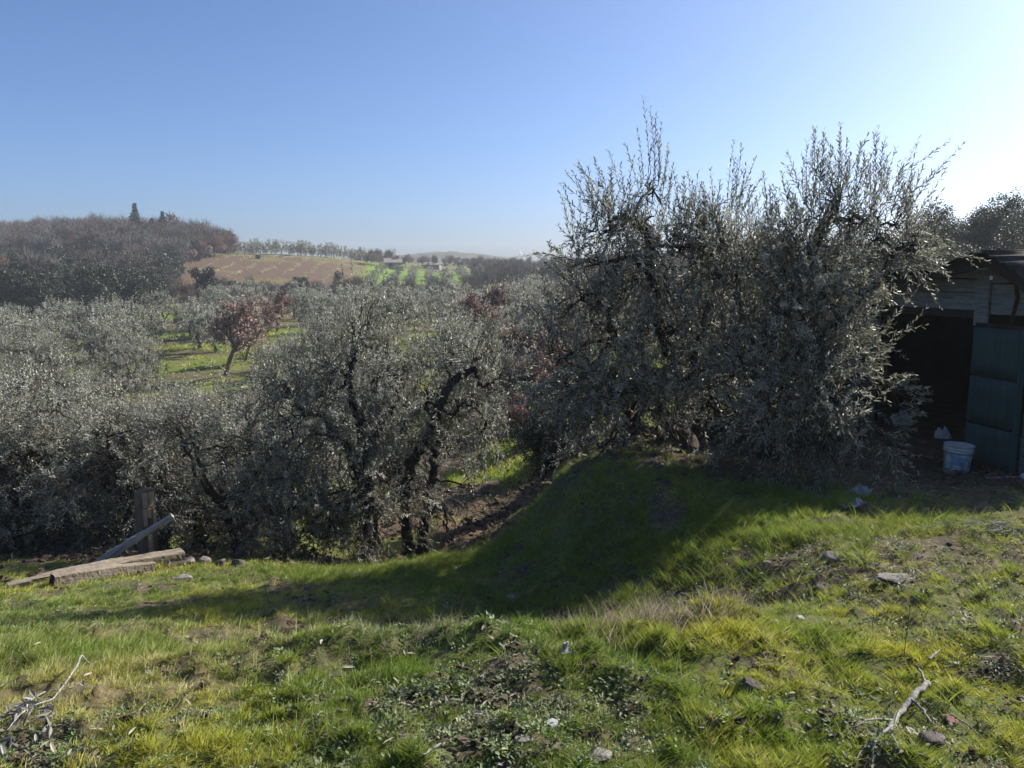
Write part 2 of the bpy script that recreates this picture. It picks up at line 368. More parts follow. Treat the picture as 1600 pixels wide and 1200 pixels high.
def cover(x, y):
    """what grows where: (grass, dryness, red soil)"""
    d = np.hypot(x, y); th = x / np.maximum(y, .5)
    n1 = fbm(x * 2.4, y * 3.2, 41, 4); n2 = fbm(x * .35, y * .45, 47, 3); n3 = fbm(x * 4, y * 6, 53, 2)
    grass = sstep(.34, .54, n1 * .7 + n3 * .3 + .08)
    dry = sstep(.42, .7, n2)
    red = np.zeros_like(d)
    # bare trodden soil on the track, towards the front of the shed and at the lower right of the foreground
    trk = np.exp(-((y - (5.2 - .1 * x)) / .7) ** 2) * sstep(.5, 2.2, x + 1.2) * (1 - sstep(3.2, 4.6, x))
    grass *= 1 - .75 * trk
    fl = sstep(6.9, 7.5, y) * sstep(2.4, 3.2, x) * (1 - sstep(12, 14, y))
    grass *= 1 - .9 * fl
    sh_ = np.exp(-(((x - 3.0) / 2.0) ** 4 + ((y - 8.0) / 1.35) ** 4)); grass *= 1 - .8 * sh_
    low = np.exp(-((y - 2.45) / .28) ** 2) * sstep(.42, .55, fbm(x * 1.7 + 3, y * 3, 61, 2))
    grass *= 1 - .55 * low
    # the tilled soil under the nearer olives, below the bank
    orch = sstep(-.25, -.7, base_h(x, y) - (CAMZ - 2.9)) * sstep(8.6, 10, y) * (1 - sstep(22, 34, y)) * sstep(.12, -.02, th)
    og = sstep(.50, .64, fbm(x * .5, y * .35, 71, 3))
    grass = grass * (1 - orch) + orch * og * .7
    red = red + orch * .55
    # the valley: grass with browner strips
    val = sstep(22, 34, y)
    vg = sstep(.40, .58, fbm(x * .10, y * .16, 83, 4))
    grass = grass * (1 - val) + val * (.25 + .65 * vg); dry = dry * (1 - val) + val * (.15 + .3 * n2)
    u = 800 + th * FPX
    # the brown field on the far slope
    fld = sstep(262, 300, u + (y - 130) * .0) * (1 - sstep(548, 562, u - (y - 120) * .25)) * sstep(104, 112, y) * (1 - sstep(194, 198, y))
    grass = grass * (1 - fld) + fld * .40 * sstep(.40, .64, fbm(x * .09, y * .09, 91, 3)); red = np.maximum(red * (1 - val), fld)
    dry = dry * (1 - fld) + fld * .55
    # the bright green orchard field beside it
    gf = sstep(552, 570, u - (y - 120) * .25) * (1 - sstep(745, 765, u)) * sstep(128, 134, y) * (1 - sstep(200, 206, y))
    grass = grass * (1 - gf) + gf * 1.0; dry = dry * (1 - gf)
    lush = np.maximum(gf, val * (1 - fld) * .16 * vg * (1 - sstep(100, 120, y)))
    # worn ground at the path below the bank
    pth = np.exp(-((x - .25 - .012 * y) / 1.1) ** 2) * sstep(9, 12, y) * (1 - sstep(30, 40, y)); grass = grass * (1 - .6 * pth * sstep(.36, .56, fbm(x * .9, y * .7, 261, 3)))
    return np.clip(grass, 0, 1), np.clip(dry, 0, 1), np.clip(red, 0, 1), lush

m, nt, out = mat('ground_cover')
att = nt.nodes.new('ShaderNodeAttribute'); att.attribute_name = 'cover'
sep = nt.nodes.new('ShaderNodeSeparateColor'); nt.links.new(att.outputs['Color'], sep.inputs[0])
cc = coords(nt)
nA = noise_tex(nt, 2.2, 8, .65, cc); nB = noise_tex(nt, 26, 6, .7, cc); nC = noise_tex(nt, .35, 5, .6, cc)
soil = ramp(nt, nB.outputs[0], [(.25, (.04, .032, .022)), (.5, (.095, .075, .052)), (.8, (.19, .155, .115))]).outputs[0]
soil_r = ramp(nt, nA.outputs[0], [(.3, (.065, .042, .028)), (.6, (.12, .08, .053)), (.85, (.175, .122, .082))]).outputs[0]
soil = mix(nt, sep.outputs[2], soil, soil_r)
gr = ramp(nt, nA.outputs[0], [(.3, (.06, .085, .018)), (.55, (.12, .155, .032)), (.8, (.20, .215, .055))]).outputs[0]
dr = ramp(nt, nA.outputs[0], [(.3, (.10, .092, .035)), (.7, (.21, .175, .085))]).outputs[0]
gcol = mix(nt, sep.outputs[1], gr, dr)
lu = ramp(nt, nA.outputs[0], [(.3, (.08, .14, .02)), (.7, (.15, .235, .035))]).outputs[0]
gcol = mix(nt, att.outputs['Alpha'], gcol, lu)
edge = nt.nodes.new('ShaderNodeMath'); edge.operation = 'MULTIPLY_ADD'
nt.links.new(nB.outputs[0], edge.inputs[0]); edge.inputs[1].default_value = .8; nt.links.new(sep.outputs[0], edge.inputs[2])
em = ramp(nt, edge.outputs[0], [(.62, (0, 0, 0)), (.95, (1, 1, 1))]).outputs[0]
gc = mix(nt, em, soil, gcol)
gc = mix(nt, .35, gc, nB.outputs[0], 'OVERLAY')
principled(nt, out, gc, .95, .1, nB.outputs[0], .7, .03)
M['ground'] = m

th = np.concatenate([np.linspace(-115, -42, 26)[:-1], np.linspace(-42, 42, 420), np.linspace(42, 115, 26)[1:]])
rad = [1.0]
while rad[-1] < 650:
    r = rad[-1]; rad.append(r * (1.0105 if r < 12 else 1.016 if r < 60 else 1.022))
rad = np.array(rad)
TH, RA = np.meshgrid(np.radians(th), rad)
GX, GY = OX + RA * np.sin(TH), OY + RA * np.cos(TH)
GZ = ground_h(GX, GY)
nr, ncl = GX.shape
i = np.arange(nr - 1)[:, None] * ncl; j = np.arange(ncl - 1)[None]
F = np.stack([i + j, i + j + 1, i + ncl + j + 1, i + ncl + j], -1).reshape(-1, 4)[:, ::-1]
gme = mesh_from('ground', np.stack([GX, GY, GZ], -1), F, None, [M['ground']], smooth=True)
ca = gme.color_attributes.new('cover', 'FLOAT_COLOR', 'POINT')
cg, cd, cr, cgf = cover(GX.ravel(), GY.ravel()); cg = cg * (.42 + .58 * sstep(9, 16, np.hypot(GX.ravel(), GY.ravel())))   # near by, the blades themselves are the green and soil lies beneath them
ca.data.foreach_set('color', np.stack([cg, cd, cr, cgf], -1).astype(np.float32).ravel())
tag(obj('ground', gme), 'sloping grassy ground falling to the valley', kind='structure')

# a far blue-grey hill beyond the valley head
def far_hill():
    nx, ny = 90, 16
    c = G(700, 408, 520)
    V = []
    for b in range(ny):
        for a in range(nx):
            s, t = a / (nx - 1) * 2 - 1, b / (ny - 1) * 2 - 1
            x = c[0] + s * 110; y = 520 + t * 60
            h = 9.2 * math.exp(-(s * 2.1) ** 2 - (t * 1.6) ** 2) + 3.2 * math.exp(-((s - .9) * 2.2) ** 2 - (t * 1.6) ** 2)
            V.append((x, y, base_h(np.array([x]), np.array([y]))[0] - 3 + h + float(fbm(np.array([x * .25]), np.array([y * .25]), 5, 3)[0]) * 1.6))
    F = [[b * nx + a, b * nx + a + 1, (b + 1) * nx + a + 1, (b + 1) * nx + a] for b in range(ny - 1) for a in range(nx - 1)]
    mt = simple('wooded_far_slope', [(.3, (.05, .055, .035)), (.7, (.11, .10, .07))], .12, .95, .1)
    tag(obj('hill', mesh_from('hill', V, F, None, [mt], smooth=True)), 'distant wooded hill on the skyline', kind='structure')
far_hill()

# ------------------------------------------------------------------ scatter (geometry nodes instances) for uncountable stuff
def proto_collection(name, meshes):
    c = bpy.data.collections.new(name)
    for k, me in enumerate(meshes):
        o = bpy.data.objects.new(name + '_piece_%02d' % k, me); c.objects.link(o)
    return c
def scatter(name, P, rot, scl, idx, tint, coll, label):
    me = bpy.data.meshes.new(name); me.vertices.add(len(P)); me.vertices.foreach_set('co', np.asarray(P, np.float32).ravel())
    def at(nm, ty, data, key):
        a = me.attributes.new(nm, ty, 'POINT'); a.data.foreach_set(key, np.ascontiguousarray(data).ravel())
    at('rot', 'FLOAT_VECTOR', np.asarray(rot, np.float32), 'vector'); at('scl', 'FLOAT_VECTOR', np.asarray(scl, np.float32), 'vector')
    at('idx', 'INT', np.asarray(idx, np.int32), 'value')
    at('tint', 'FLOAT_COLOR', np.concatenate([np.asarray(tint, np.float32), np.ones((len(P), 1), np.float32)], 1), 'color')
    o = obj(name, me)
    ng = bpy.data.node_groups.new(name + '_scatter', 'GeometryNodeTree')
    ng.interface.new_socket('Geometry', in_out='INPUT', socket_type='NodeSocketGeometry')
    ng.interface.new_socket('Geometry', in_out='OUTPUT', socket_type='NodeSocketGeometry')
    N, L = ng.nodes, ng.links
    gi, go = N.new('NodeGroupInput'), N.new('NodeGroupOutput')
    ci = N.new('GeometryNodeCollectionInfo'); ci.inputs['Collection'].default_value = coll
    ci.inputs['Separate Children'].default_value = True; ci.inputs['Reset Children'].default_value = True
    ip = N.new('GeometryNodeInstanceOnPoints'); ip.inputs['Pick Instance'].default_value = True
    def na(nm, ty):
        q = N.new('GeometryNodeInputNamedAttribute'); q.data_type = ty; q.inputs['Name'].default_value = nm
        return [s for s in q.outputs if s.name == 'Attribute' and s.enabled][0]
    L.new(gi.outputs[0], ip.inputs['Points']); L.new(ci.outputs[0], ip.inputs['Instance'])
    L.new(na('idx', 'INT'), ip.inputs['Instance Index'])
    er = N.new('FunctionNodeEulerToRotation'); L.new(na('rot', 'FLOAT_VECTOR'), er.inputs[0]); L.new(er.outputs[0], ip.inputs['Rotation'])
    L.new(na('scl', 'FLOAT_VECTOR'), ip.inputs['Scale']); L.new(ip.outputs[0], go.inputs[0])
    md = o.modifiers.new('scatter', 'NODES'); md.node_group = ng
    return tag(o, label, kind='stuff')

# ------------------------------------------------------------------ leaves and twigs
def norm(a): return a / (np.linalg.norm(a, axis=-1, keepdims=True) + 1e-9)
def leaf_geo(P, D, N, L, W, six=True):
    """leaf blades: lanceolate, folded a little along the midrib"""
    S = norm(np.cross(D, N)); k = len(P); L = L[:, None]; W = W[:, None]
    if six:
        V = np.stack([P, P + D * L * .3 + S * W * .9 + N * W * .25, P + D * L * .68 + S * W * .8 + N * W * .1,
                      P + D * L - N * L * .06, P + D * L * .68 - S * W * .8 + N * W * .1, P + D * L * .3 - S * W * .9 + N * W * .25], 1)
        b = np.arange(k)[:, None] * 6
        F = np.concatenate([b + np.array([[0, 3, 2, 1]]), b + np.array([[0, 5, 4, 3]])])
        return V.reshape(-1, 3), F, None
    V = np.stack([P, P + D * L * .5 + S * W, P + D * L, P + D * L * .5 - S * W], 1)
    b = np.arange(k)[:, None] * 4
    return V.reshape(-1, 3), b + np.array([[0, 3, 2, 1]]), None
def shoots_geo(rng, B, D, L, bend, per, leaf_len, leaf_w, six, spread=.7, start=.08, broad=False, twig_r=.0028):
    """leafy shoots: returns leaf geometry and shoot polylines"""
    k = len(B)
    t = np.linspace(start, 1, per)[None].repeat(k, 0) + rng.uniform(-.5, .5, (k, per)) * (1 - start) / per
    t = np.clip(t, .02, 1.0)
    pos = B[:, None] + D[:, None] * (L[:, None, None] * t[..., None]) + bend[:, None] * (L[:, None, None] * t[..., None] ** 2)
    tan = norm(D[:, None] + 2 * bend[:, None] * t[..., None])
    ref = norm(rng.normal(size=(k, 3)))[:, None].repeat(per, 1)
    A = norm(np.cross(tan, ref)); C = np.cross(tan, A)
    ph = (np.arange(per)[None] % 2) * math.pi + (np.arange(per)[None] // 2) * (math.pi / 2) + rng.uniform(-.5, .5, (k, per))
    S = A * np.cos(ph)[..., None] + C * np.sin(ph)[..., None]
    dirr = norm(tan * rng.uniform(.55, 1.0, (k, per, 1)) + S * spread + rng.normal(size=(k, per, 3)) * .13)
    nn = tan - (tan * dirr).sum(-1, keepdims=True) * dirr + rng.normal(size=(k, per, 3)) * .28
    nn = norm(nn - (nn * dirr).sum(-1, keepdims=True) * dirr)
    q = k * per
    ll = leaf_len * rng.uniform(.65, 1.2, q) * (1 - .3 * t.ravel() ** 3); ww = leaf_w * rng.uniform(.75, 1.2, q)
    return leaf_geo(pos.reshape(-1, 3), dirr.reshape(-1, 3), nn.reshape(-1, 3), ll, ww, six)
def strips(P0, P1, P2, r0, r1):
    """many thin three-sided twigs given by start, middle and end points"""
    k = len(P0)
    T = norm(P2 - P0); ref = np.where(np.abs(T[:, 2:3]) < .8, np.array([[0, 0, 1.]]), np.array([[1., 0, 0]]))
    A = norm(np.cross(T, ref)); C = np.cross(T, A)
    rings = []
    for P, r in ((P0, r0), (P1, (r0 + r1) / 2), (P2, r1)):
        r = np.broadcast_to(np.asarray(r, float), (k,))[:, None]
        for a in (0, 2.0944, 4.18879): rings.append(P + r * (math.cos(a) * A + math.sin(a) * C))
    V = np.stack(rings, 1)
    b = np.arange(k)[:, None] * 9
    F = []
    for s in (0, 3):
        for a in range(3): F.append(b + np.array([[s + a, s + (a + 1) % 3, s + 3 + (a + 1) % 3, s + 3 + a]]))
    return V.reshape(-1, 3), np.concatenate(F)
def wobble(rng, pts, n, amp):
    """a smooth crooked line through the given points"""
    pts = np.asarray(pts, float); k = len(pts)
    s = np.linspace(0, k - 1, n); i = np.clip(s.astype(int), 0, k - 2); f = (s - i)[:, None]
    g = lambda q: pts[np.clip(q, 0, k - 1)]
    p0, p1, p2, p3 = g(i - 1), g(i), g(i + 1), g(i + 2)
    P = .5 * ((2 * p1) + (p2 - p0) * f + (2 * p0 - 5 * p1 + 4 * p2 - p3) * f ** 2 + (3 * p1 - p0 - 3 * p2 + p3) * f ** 3)
    w = rng.normal(size=P.shape) * amp; w[0] = 0; w[-1] = 0
    return P + w

def blob_tree(seed, limbs, blobs, n_shoots, per, leaf_len, leaf_w, six=True, up=.55, droop=.35, sprouts=(), shoot_len=(.22, .5),
              mats=None, sub=6, spread=.7, shell=.42, twig=(.006, .0025), names=('trunk', 'crown'), limb_amp=.02, fan=6):
    """limbs: list of (points, r0, r1); blobs: rows of cx cy cz rx ry rz; everything relative to the tree's base"""
    rng = np.random.default_rng(seed)
    tb = MB(); nodes = []
    for pts, r0, r1 in limbs:
        P = wobble(rng, pts, max(8, len(pts) * 6), limb_amp); k = len(P)
        rr = np.linspace(r0, r1, k) * rng.uniform(.85, 1.2, k)
        if P[0][2] < .1: rr[0] *= 1.5; rr[1] *= 1.2
        tb.tube(P, rr, 8); nodes.append(P[k // 3:])
    limb_nodes = np.concatenate(nodes); nodes = [limb_nodes]
    blobs = np.asarray(blobs, float)
    for b in blobs:
        c = b[:3]; e = limb_nodes[np.argmin(((limb_nodes - c) ** 2).sum(1) + .35 * np.maximum(0, limb_nodes[:, 2] - c[2]) ** 2)]
        d = np.linalg.norm(c - e)
        if d > .12:
            mid = (c + e) / 2 + np.array([0, 0, .12 * d]) + rng.normal(size=3) * .08 * d
            P = wobble(rng, [e, mid, c], 9, .012 + .01 * d); tb.tube(P, np.linspace(.016 + .012 * d, .009, 9), 5); nodes.append(P[3:])
        for q in range(sub):
            v = norm(rng.normal(size=3)); v[2] = v[2] * .7 + .1
            e2 = c + v * b[3:6] * rng.uniform(.45, .85); st = c + (e - c) * rng.uniform(0, .35)
            P = wobble(rng, [st, (st + e2) / 2 + rng.normal(size=3) * .05, e2], 7, .012); tb.tube(P, np.linspace(.010, .004, 7), 4); nodes.append(P)
    nodes = np.concatenate(nodes)
    wgt = (blobs[:, 3] * blobs[:, 4] * blobs[:, 5]) ** .8
    if blobs.shape[1] > 6: wgt = wgt * blobs[:, 6]
    ncl = max(8, n_shoots // fan)
    bi = rng.choice(len(blobs), ncl, p=wgt / wgt.sum())
    v = norm(rng.normal(size=(ncl, 3))); rad = rng.uniform(0, 1, ncl) ** shell
    B = blobs[bi, :3] + v * rad[:, None] * blobs[bi, 3:6] * .92
    hi = sstep(-.2, .6, v[:, 2])[:, None]
    D = norm(v * .55 + rng.normal(size=v.shape) * .45 + np.array([0, 0, 1.]) * (up * hi - .15 * (1 - hi)))
    pk = np.concatenate([np.arange(ncl), rng.integers(0, ncl, n_shoots - ncl)]); n_shoots = len(pk)
    hi = hi[pk]; sp_l = shoot_len[1] * .55
    B = B[pk] + D[pk] * rng.uniform(0, sp_l, (n_shoots, 1)) + rng.normal(size=(n_shoots, 3)) * sp_l * .22; D = norm(D[pk] + rng.normal(size=(n_shoots, 3)) * .38)
    L = rng.uniform(*shoot_len, n_shoots) * (1 + .15 * hi[:, 0])
    bend = np.zeros_like(B); bend[:, 2] = -droop * (1 - hi[:, 0]) * rng.uniform(.2, 1, n_shoots) + .12 * hi[:, 0]
    for (p, d, ln) in sprouts:
        B = np.vstack([B, p]); D = np.vstack([D, norm(np.asarray(d, float))]); L = np.append(L, ln); bend = np.vstack([bend, rng.normal(size=3) * .06])
    cb = MB()
    V, F, _ = shoots_geo(rng, B, D, L, bend, per, leaf_len, leaf_w, six, spread); cb.add(V, F, None, 0)
    end = B + D * L[:, None] + bend * L[:, None]; midp = B + D * L[:, None] * .5 + bend * L[:, None] * .25
    V, F = strips(B, midp, end, twig[1], twig[1] * .4); cb.add(V, F, None, 1)
    # connecting twigs to the nearest bough
    near = np.empty(len(B), int)
    for k in range(0, len(B), 500):
        near[k:k + 500] = np.argmin(((B[k:k + 500, None] - nodes[None]) ** 2).sum(-1), 1)
    e = nodes[near]; dd = np.linalg.norm(B - e, axis=1, keepdims=True)
    V, F = strips(e, (e + B) / 2 + rng.normal(size=B.shape) * .12 * dd - np.array([0, 0, .1]) * dd, B, twig[0], twig[1]); cb.add(V, F, None, 1)
    return tb.mesh('trunk', [mats[1]], True), cb.mesh('crown', [mats[0], mats[1]])

def tree_object(name, trunk_me, crown_me, loc, rz=0, s=1.0, label=None, cat='tree', group=None):
    root = empty(name, loc, rz); root.scale = (s, s, s)
    if trunk_me: obj('trunk', trunk_me, root)
    if crown_me: obj('crown', crown_me, root)
    return tag(root, label, cat, group)

def pxblobs(rows, base, k=.9):
    """crown lumps written as seen: centre pixel, distance, half width and half height in photo pixels"""
    o = []
    for row in rows:
        u, v, Y, ru, rv = row[:5]; w = row[5] if len(row) > 5 else 1
        p = G(u, v, Y) - base; s = Y / FPX * 1.02
        o.append([*p, ru * s * k, max(ru, rv) * s * .62 * k, rv * s * k, w])
    return o
def pxline(rows, base): return [G(*r) - base for r in rows]

OL = (M['olive_leaf'], M['bark'])
# --- the two olives on the bank beside the shed
A0 = on_ground(1072, 706, 8.5)
limbsA = [(pxline([(1076,712,A0[1]),(1070,650,8.45),(1062,590,8.4),(1035,520,8.35),(1018,440,8.3),(1015,380,8.3),(1003,345,8.3)], A0), .085, .035),
          (pxline([(1066,640,8.45),(1090,560,8.3),(1110,470,8.2),(1130,400,8.2)], A0), .06, .025),
          (pxline([(1030,712,8.6),(1032,650,8.6),(1010,590,8.5),(960,520,8.4),(930,450,8.3)], A0), .055, .022),
          (pxline([(1018,440,8.3),(985,400,8.2),(945,410,8.1)], A0), .03, .015),
          (pxline([(1015,380,8.3),(1010,355,8.3),(975,340,8.25),(950,345,8.2)], A0), .035, .016)]
blobsA = pxblobs([(1003,348,8.2,46,34,.7),(1020,290,8.2,15,30,.7),(955,365,8.1,36,38,.7),(1055,385,8.2,42,42,.7),(1150,430,8.0,46,44,.9),(1110,400,8.1,40,38,.8),(880,560,8.2,30,44,.5),(885,650,8.3,30,40,.6),(935,410,8.1,48,48),(1030,430,8.2,80,70),
                  (905,470,8.2,38,50,.7),(950,520,8.2,70,65),(1060,520,8.2,85,75),(905,590,8.2,50,60),(990,610,8.1,85,65),(1085,590,8.2,66,55,.8),
                  (915,655,8.1,38,36,.5),(1000,680,8.0,64,26,.55),(940,700,7.9,46,16,.4),(1060,690,7.9,44,20,.4),(1110,430,8.2,50,70),(1130,520,8.1,50,70),(1120,640,8.0,50,50,.2)], A0)
spA = []
for (u, v, du, ln) in [(1022,262,0,.8),(1030,270,2,.74),(1035,290,5,.68),(1012,280,-2,.6),(1005,300,-10,.55),(975,300,-4,.5),(950,300,-12,.42),(928,330,-18,.48),(932,320,2,.45),
                       (1050,335,6,.5),(1070,340,10,.4),(1078,350,16,.4),(1095,350,10,.5),(1110,360,16,.45),(1142,320,6,.75),(1150,330,0,.6),(1160,320,22,.65),(1155,300,14,.5),(1170,370,10,.5),
                       (905,390,-24,.35),(900,430,-30,.35),(895,350,-10,.3)]:
    for q in range(3): spA.append((G(u + q * 6 - 6, v + 14 * q, 8.2) - A0, (du / 60 + .12 * (q - 1), 0.1 * (q - 1), 1), ln * .85 * (1 - .17 * q)))
tA, cA = blob_tree(101, limbsA, blobsA, 1480, 24, .062, .0066, True, 1.15, .35, spA, (.22, .48), OL, spread=.52)
tree_object('olive_tree', tA, cA, A0, label='tall leggy olive tree on the bank with its top sprouts highest on the skyline', group='olive trees on the bank by the shed')
B0 = on_ground(1200, 716, 7.9)
limbsB = [(pxline([(1200,722,B0[1]),(1196,650,7.8),(1190,580,7.7),(1215,500,7.6),(1260,420,7.5),(1295,340,7.5),(1310,310,7.5)], B0), .09, .03),
          (pxline([(1192,590,7.7),(1250,540,7.4),(1320,490,7.3),(1370,440,7.3),(1400,390,7.3)], B0), .06, .02),
          (pxline([(1196,640,7.8),(1260,620,7.4),(1330,590,7.2),(1390,600,7.1)], B0), .05, .018),
          (pxline([(1190,580,7.7),(1160,500,7.8),(1150,430,7.8)], B0), .05, .02),
          (pxline([(1290,345,7.5),(1340,338,7.4),(1390,352,7.3)], B0), .026, .012)]
blobsB = pxblobs([(1285,348,7.5,44,34,.6),(1348,345,7.4,38,36,.6),(1388,375,7.3,32,30,.6),(1228,390,7.6,40,38,.6),(1310,395,7.4,72,46),(1385,400,7.2,32,20,.6),(1230,430,7.5,80,64),
                  (1180,490,7.7,70,72),(1260,500,7.3,80,72),(1285,462,7.2,40,46,.9),(1280,555,7.2,50,50),(1250,600,7.3,95,72),(1305,630,7.1,70,50),(1355,612,7.0,36,30,.9),
                  (1200,645,7.4,70,46,.6),(1220,700,7.2,60,22,.5),(1290,690,7.0,75,28,.7),(1350,664,6.9,42,20,.7),(1165,580,7.6,60,60),(1150,690,7.3,50,24,.12),(1425,385,7.1,18,14,.4)], B0)
spB = []
for (u, v, du, ln) in [(1280,280,-3,.55),(1275,265,4,.42),(1290,270,8,.4),(1318,270,0,.5),(1320,290,6,.45),(1345,270,8,.35),(1370,275,6,.55),(1375,290,1,.55),(1362,300,-10,.4),(1255,300,-10,.45),(1238,320,-14,.4),
                       (1205,330,-4,.45),(1392,320,26,.42),(1400,350,30,.36),(1415,350,12,.4),(1420,375,2,.34),(1432,370,16,.34),(1445,385,34,.32)]:
    for q in range(3): spB.append((G(u + q * 6 - 6, v + 12 * q, 7.4) - B0, (du / 60 + .12 * (q - 1), .1 * (q - 1), 1), ln * .85 * (1 - .17 * q)))
for (u, v) in [(1350,520),(1360,560),(1405,595),(1420,640),(1405,660),(1395,685),(1440,405),(1455,412),(1425,615)]:
    for q in range(3): spB.append((G(u - 20 + q * 8, v + q * 7 - 7, 7.0) - B0, (1, -.3 + .3 * q, .15 - .15 * q), .22))
tB, cB = blob_tree(102, limbsB, blobsB, 1600, 24, .062, .0066, True, 1.15, .4, spB, (.22, .48), OL, spread=.52)
tree_object('olive_tree', tB, cB, B0, label='broad bushy olive tree with boughs hanging over the shed doorway', group='olive trees on the bank by the shed')

# --- the olives just below the bank
C0 = on_ground(583, 886, 10.3)
limbsC = [(pxline([(583,892,C0[1]),(580,840,10.3),(574,770,10.3),(570,700,10.3),(556,640,10.3),(547,590,10.2),(552,545,10.2)], C0), .12, .035),
          (pxline([(574,770,10.3),(540,700,10.2),(500,650,10.1),(470,640,10)], C0), .06, .02),
          (pxline([(548,600,10.2),(530,605,10.2),(515,620,10.1)], C0), .035, .02),
          (pxline([(570,700,10.3),(610,640,10.3),(625,590,10.3)], C0), .05, .02)]
blobsC = pxblobs([(558,520,10.2,42,50,.8),(520,580,10.2,62,48),(600,590,10.3,60,48),(480,650,10.1,85,58),(570,660,10.2,85,60),(640,640,10.5,45,52,.8),(450,730,10.0,85,62),
                  (550,750,10.1,95,70),(620,760,10.3,50,60,.8),(430,800,9.9,75,52),(510,820,9.9,85,46),(590,820,9.9,52,36,.8),(455,858,9.6,65,22,.6),(440,600,10.3,42,48,.6)], C0)
spC = []
for (u, v, du, ln) in [(548,490,-2,.75),(560,480,3,.7),(575,490,6,.6),(585,500,10,.5),(540,520,-8,.6),(520,540,-8,.6),(600,530,10,.6),(610,540,4,.7),(650,590,2,.5),(500,560,-12,.5),(450,570,-5,.5),(430,590,-8,.45)]:
    for q in range(2): spC.append((G(u + q * 6 - 3, v + 14 * q, 10.2) - C0, (du / 60 + .12 * (q - 1), .1 * (q - 1), 1), ln * (1 - .2 * q)))
tC, cC = blob_tree(103, limbsC, blobsC, 1400, 21, .064, .0080, True, 1.2, .4, spC, (.24, .52), OL, spread=.52)
tree_object('olive_tree', tC, cC, C0, label='single-trunk olive below the bank with a tuft of sprouts rising above the valley', group='olive trees below the grass edge')
D0 = on_ground(648, 868, 10.7)
limbsD = [(pxline([(641,872,10.7),(634,820,10.7),(632,770,10.7),(644,720,10.7),(664,690,10.7),(682,655,10.7),(690,625,10.6),(705,595,10.6),(740,576,10.5)], D0), .088, .045),
          (pxline([(658,862,10.9),(666,800,10.9),(678,730,10.9),(684,680,10.9),(682,640,10.8)], D0), .078, .04),
          (pxline([(688,640,10.6),(710,648,10.5),(725,630,10.5),(745,640,10.4),(760,660,10.4)], D0), .028, .012),
          (pxline([(740,576,10.5),(750,600,10.4),(765,600,10.4),(785,590,10.4)], D0), .028, .012),
          (pxline([(684,650,10.6),(668,640,10.6),(670,625,10.6),(682,618,10.6)], D0), .025, .018)]
blobsD = pxblobs([(700,570,11.05,48,36,.8),(745,560,10.95,42,40,.8),(770,610,10.85,34,42,.8),(720,630,11.05,58,46,.8),(665,610,11.25,36,52,.7),(750,680,10.85,42,44,.7),(700,700,10.95,50,46,.55),
                  (680,760,11.05,40,50,.4),(640,690,11.35,36,60,.6),(700,830,10.85,40,36,.4),(740,760,10.85,36,50,.25)], D0)
spD = [(G(u, v, 10.5) - D0, (d / 40, 0, 1), ln) for (u, v, d, ln) in [(690,550,-4,.5),(705,545,2,.55),(735,540,4,.5),(750,530,8,.5),(770,560,10,.4),(725,550,-2,.5),(668,575,-3,.5)]]
tD, cD = blob_tree(104, limbsD, blobsD, 650, 21, .064, .0080, True, 1.1, .35, spD, (.22, .48), OL, spread=.52)
tree_object('olive_tree', tD, cD, D0, label='twin-stemmed olive with bare crooked dark trunks below the bank', group='olive trees below the grass edge')

# --- olive prototypes for the groves
def olive_proto(seed, H=3.7, Rr=2.0, shoots=1500, per=15, leaf=.075, w=.011, six=False, mt='olive_far', sub=5, stems=1, low=.30):
    rng = np.random.default_rng(seed); limbs = []; tips = []
    for s in range(stems):
        a0 = rng.uniform(0, 6.28)
        f = np.array([math.cos(a0) * .15, math.sin(a0) * .15, 0]) * (stems > 1)
        fork = f * 2 + np.array([rng.normal() * .12, rng.normal() * .12, H * rng.uniform(.26, .36)])
        limbs.append(([f, fork * .5 + rng.normal(size=3) * .04, fork], .13 / stems ** .5, .09 / stems ** .5))
        for k in range(3):
            a = a0 + k * 2.1 + rng.uniform(-.4, .4)
            tip = np.array([math.cos(a) * Rr * .55, math.sin(a) * Rr * .55, H * rng.uniform(.62, .8)])
            limbs.append(([fork, (fork + tip) / 2 + rng.normal(size=3) * .15, tip], .07, .022)); tips.append(tip)
    blobs = []
    for k in range(16):
        a = rng.uniform(0, 6.28); r = Rr * math.sqrt(rng.uniform(.02, .75)); z = H * rng.uniform(low, .88)
        sh = math.sqrt(max(.1, 1 - ((z / H - .52) / .55) ** 2))
        s = rng.uniform(.3, .52) * Rr / 2 * 1.35
        blobs.append([math.cos(a) * r * sh, math.sin(a) * r * sh, z, s * 1.1, s * 1.1, s * .95, 1])
    sp = []
    for k in range(26):
        b = blobs[rng.integers(len(blobs))]
        sp.append((np.array(b[:3]) + np.array([rng.normal() * .2, rng.normal() * .2, b[5] * .6]), (rng.normal() * .2, rng.normal() * .2, 1), rng.uniform(.4, .8)))
    return blob_tree(seed + 7, limbs, blobs, shoots, per, leaf, w, six, 1.0, .4, sp, (.25, .55), (M[mt], M['bark']), sub)
NEARP = [olive_proto(201, 3.6, 1.9, 1050, 16, .080, .0115, False, 'olive_near', low=.05), olive_proto(202, 3.3, 2.0, 1050, 16, .080, .0115, False, 'olive_near', low=.05), olive_proto(203, 3.9, 1.9, 1050, 16, .080, .0115, False, 'olive_near', low=.05, stems=2)]
MIDP = [olive_proto(211 + k, 3.7, 2.0, 950, 12, .10, .019, False, 'olive_far', 3, 1 + k % 2) for k in range(4)]
FARP = [olive_proto(221 + k, 3.6, 2.0, 420, 9, .19, .04, False, 'olive_far', 2) for k in range(3)]
rng = np.random.default_rng(7)
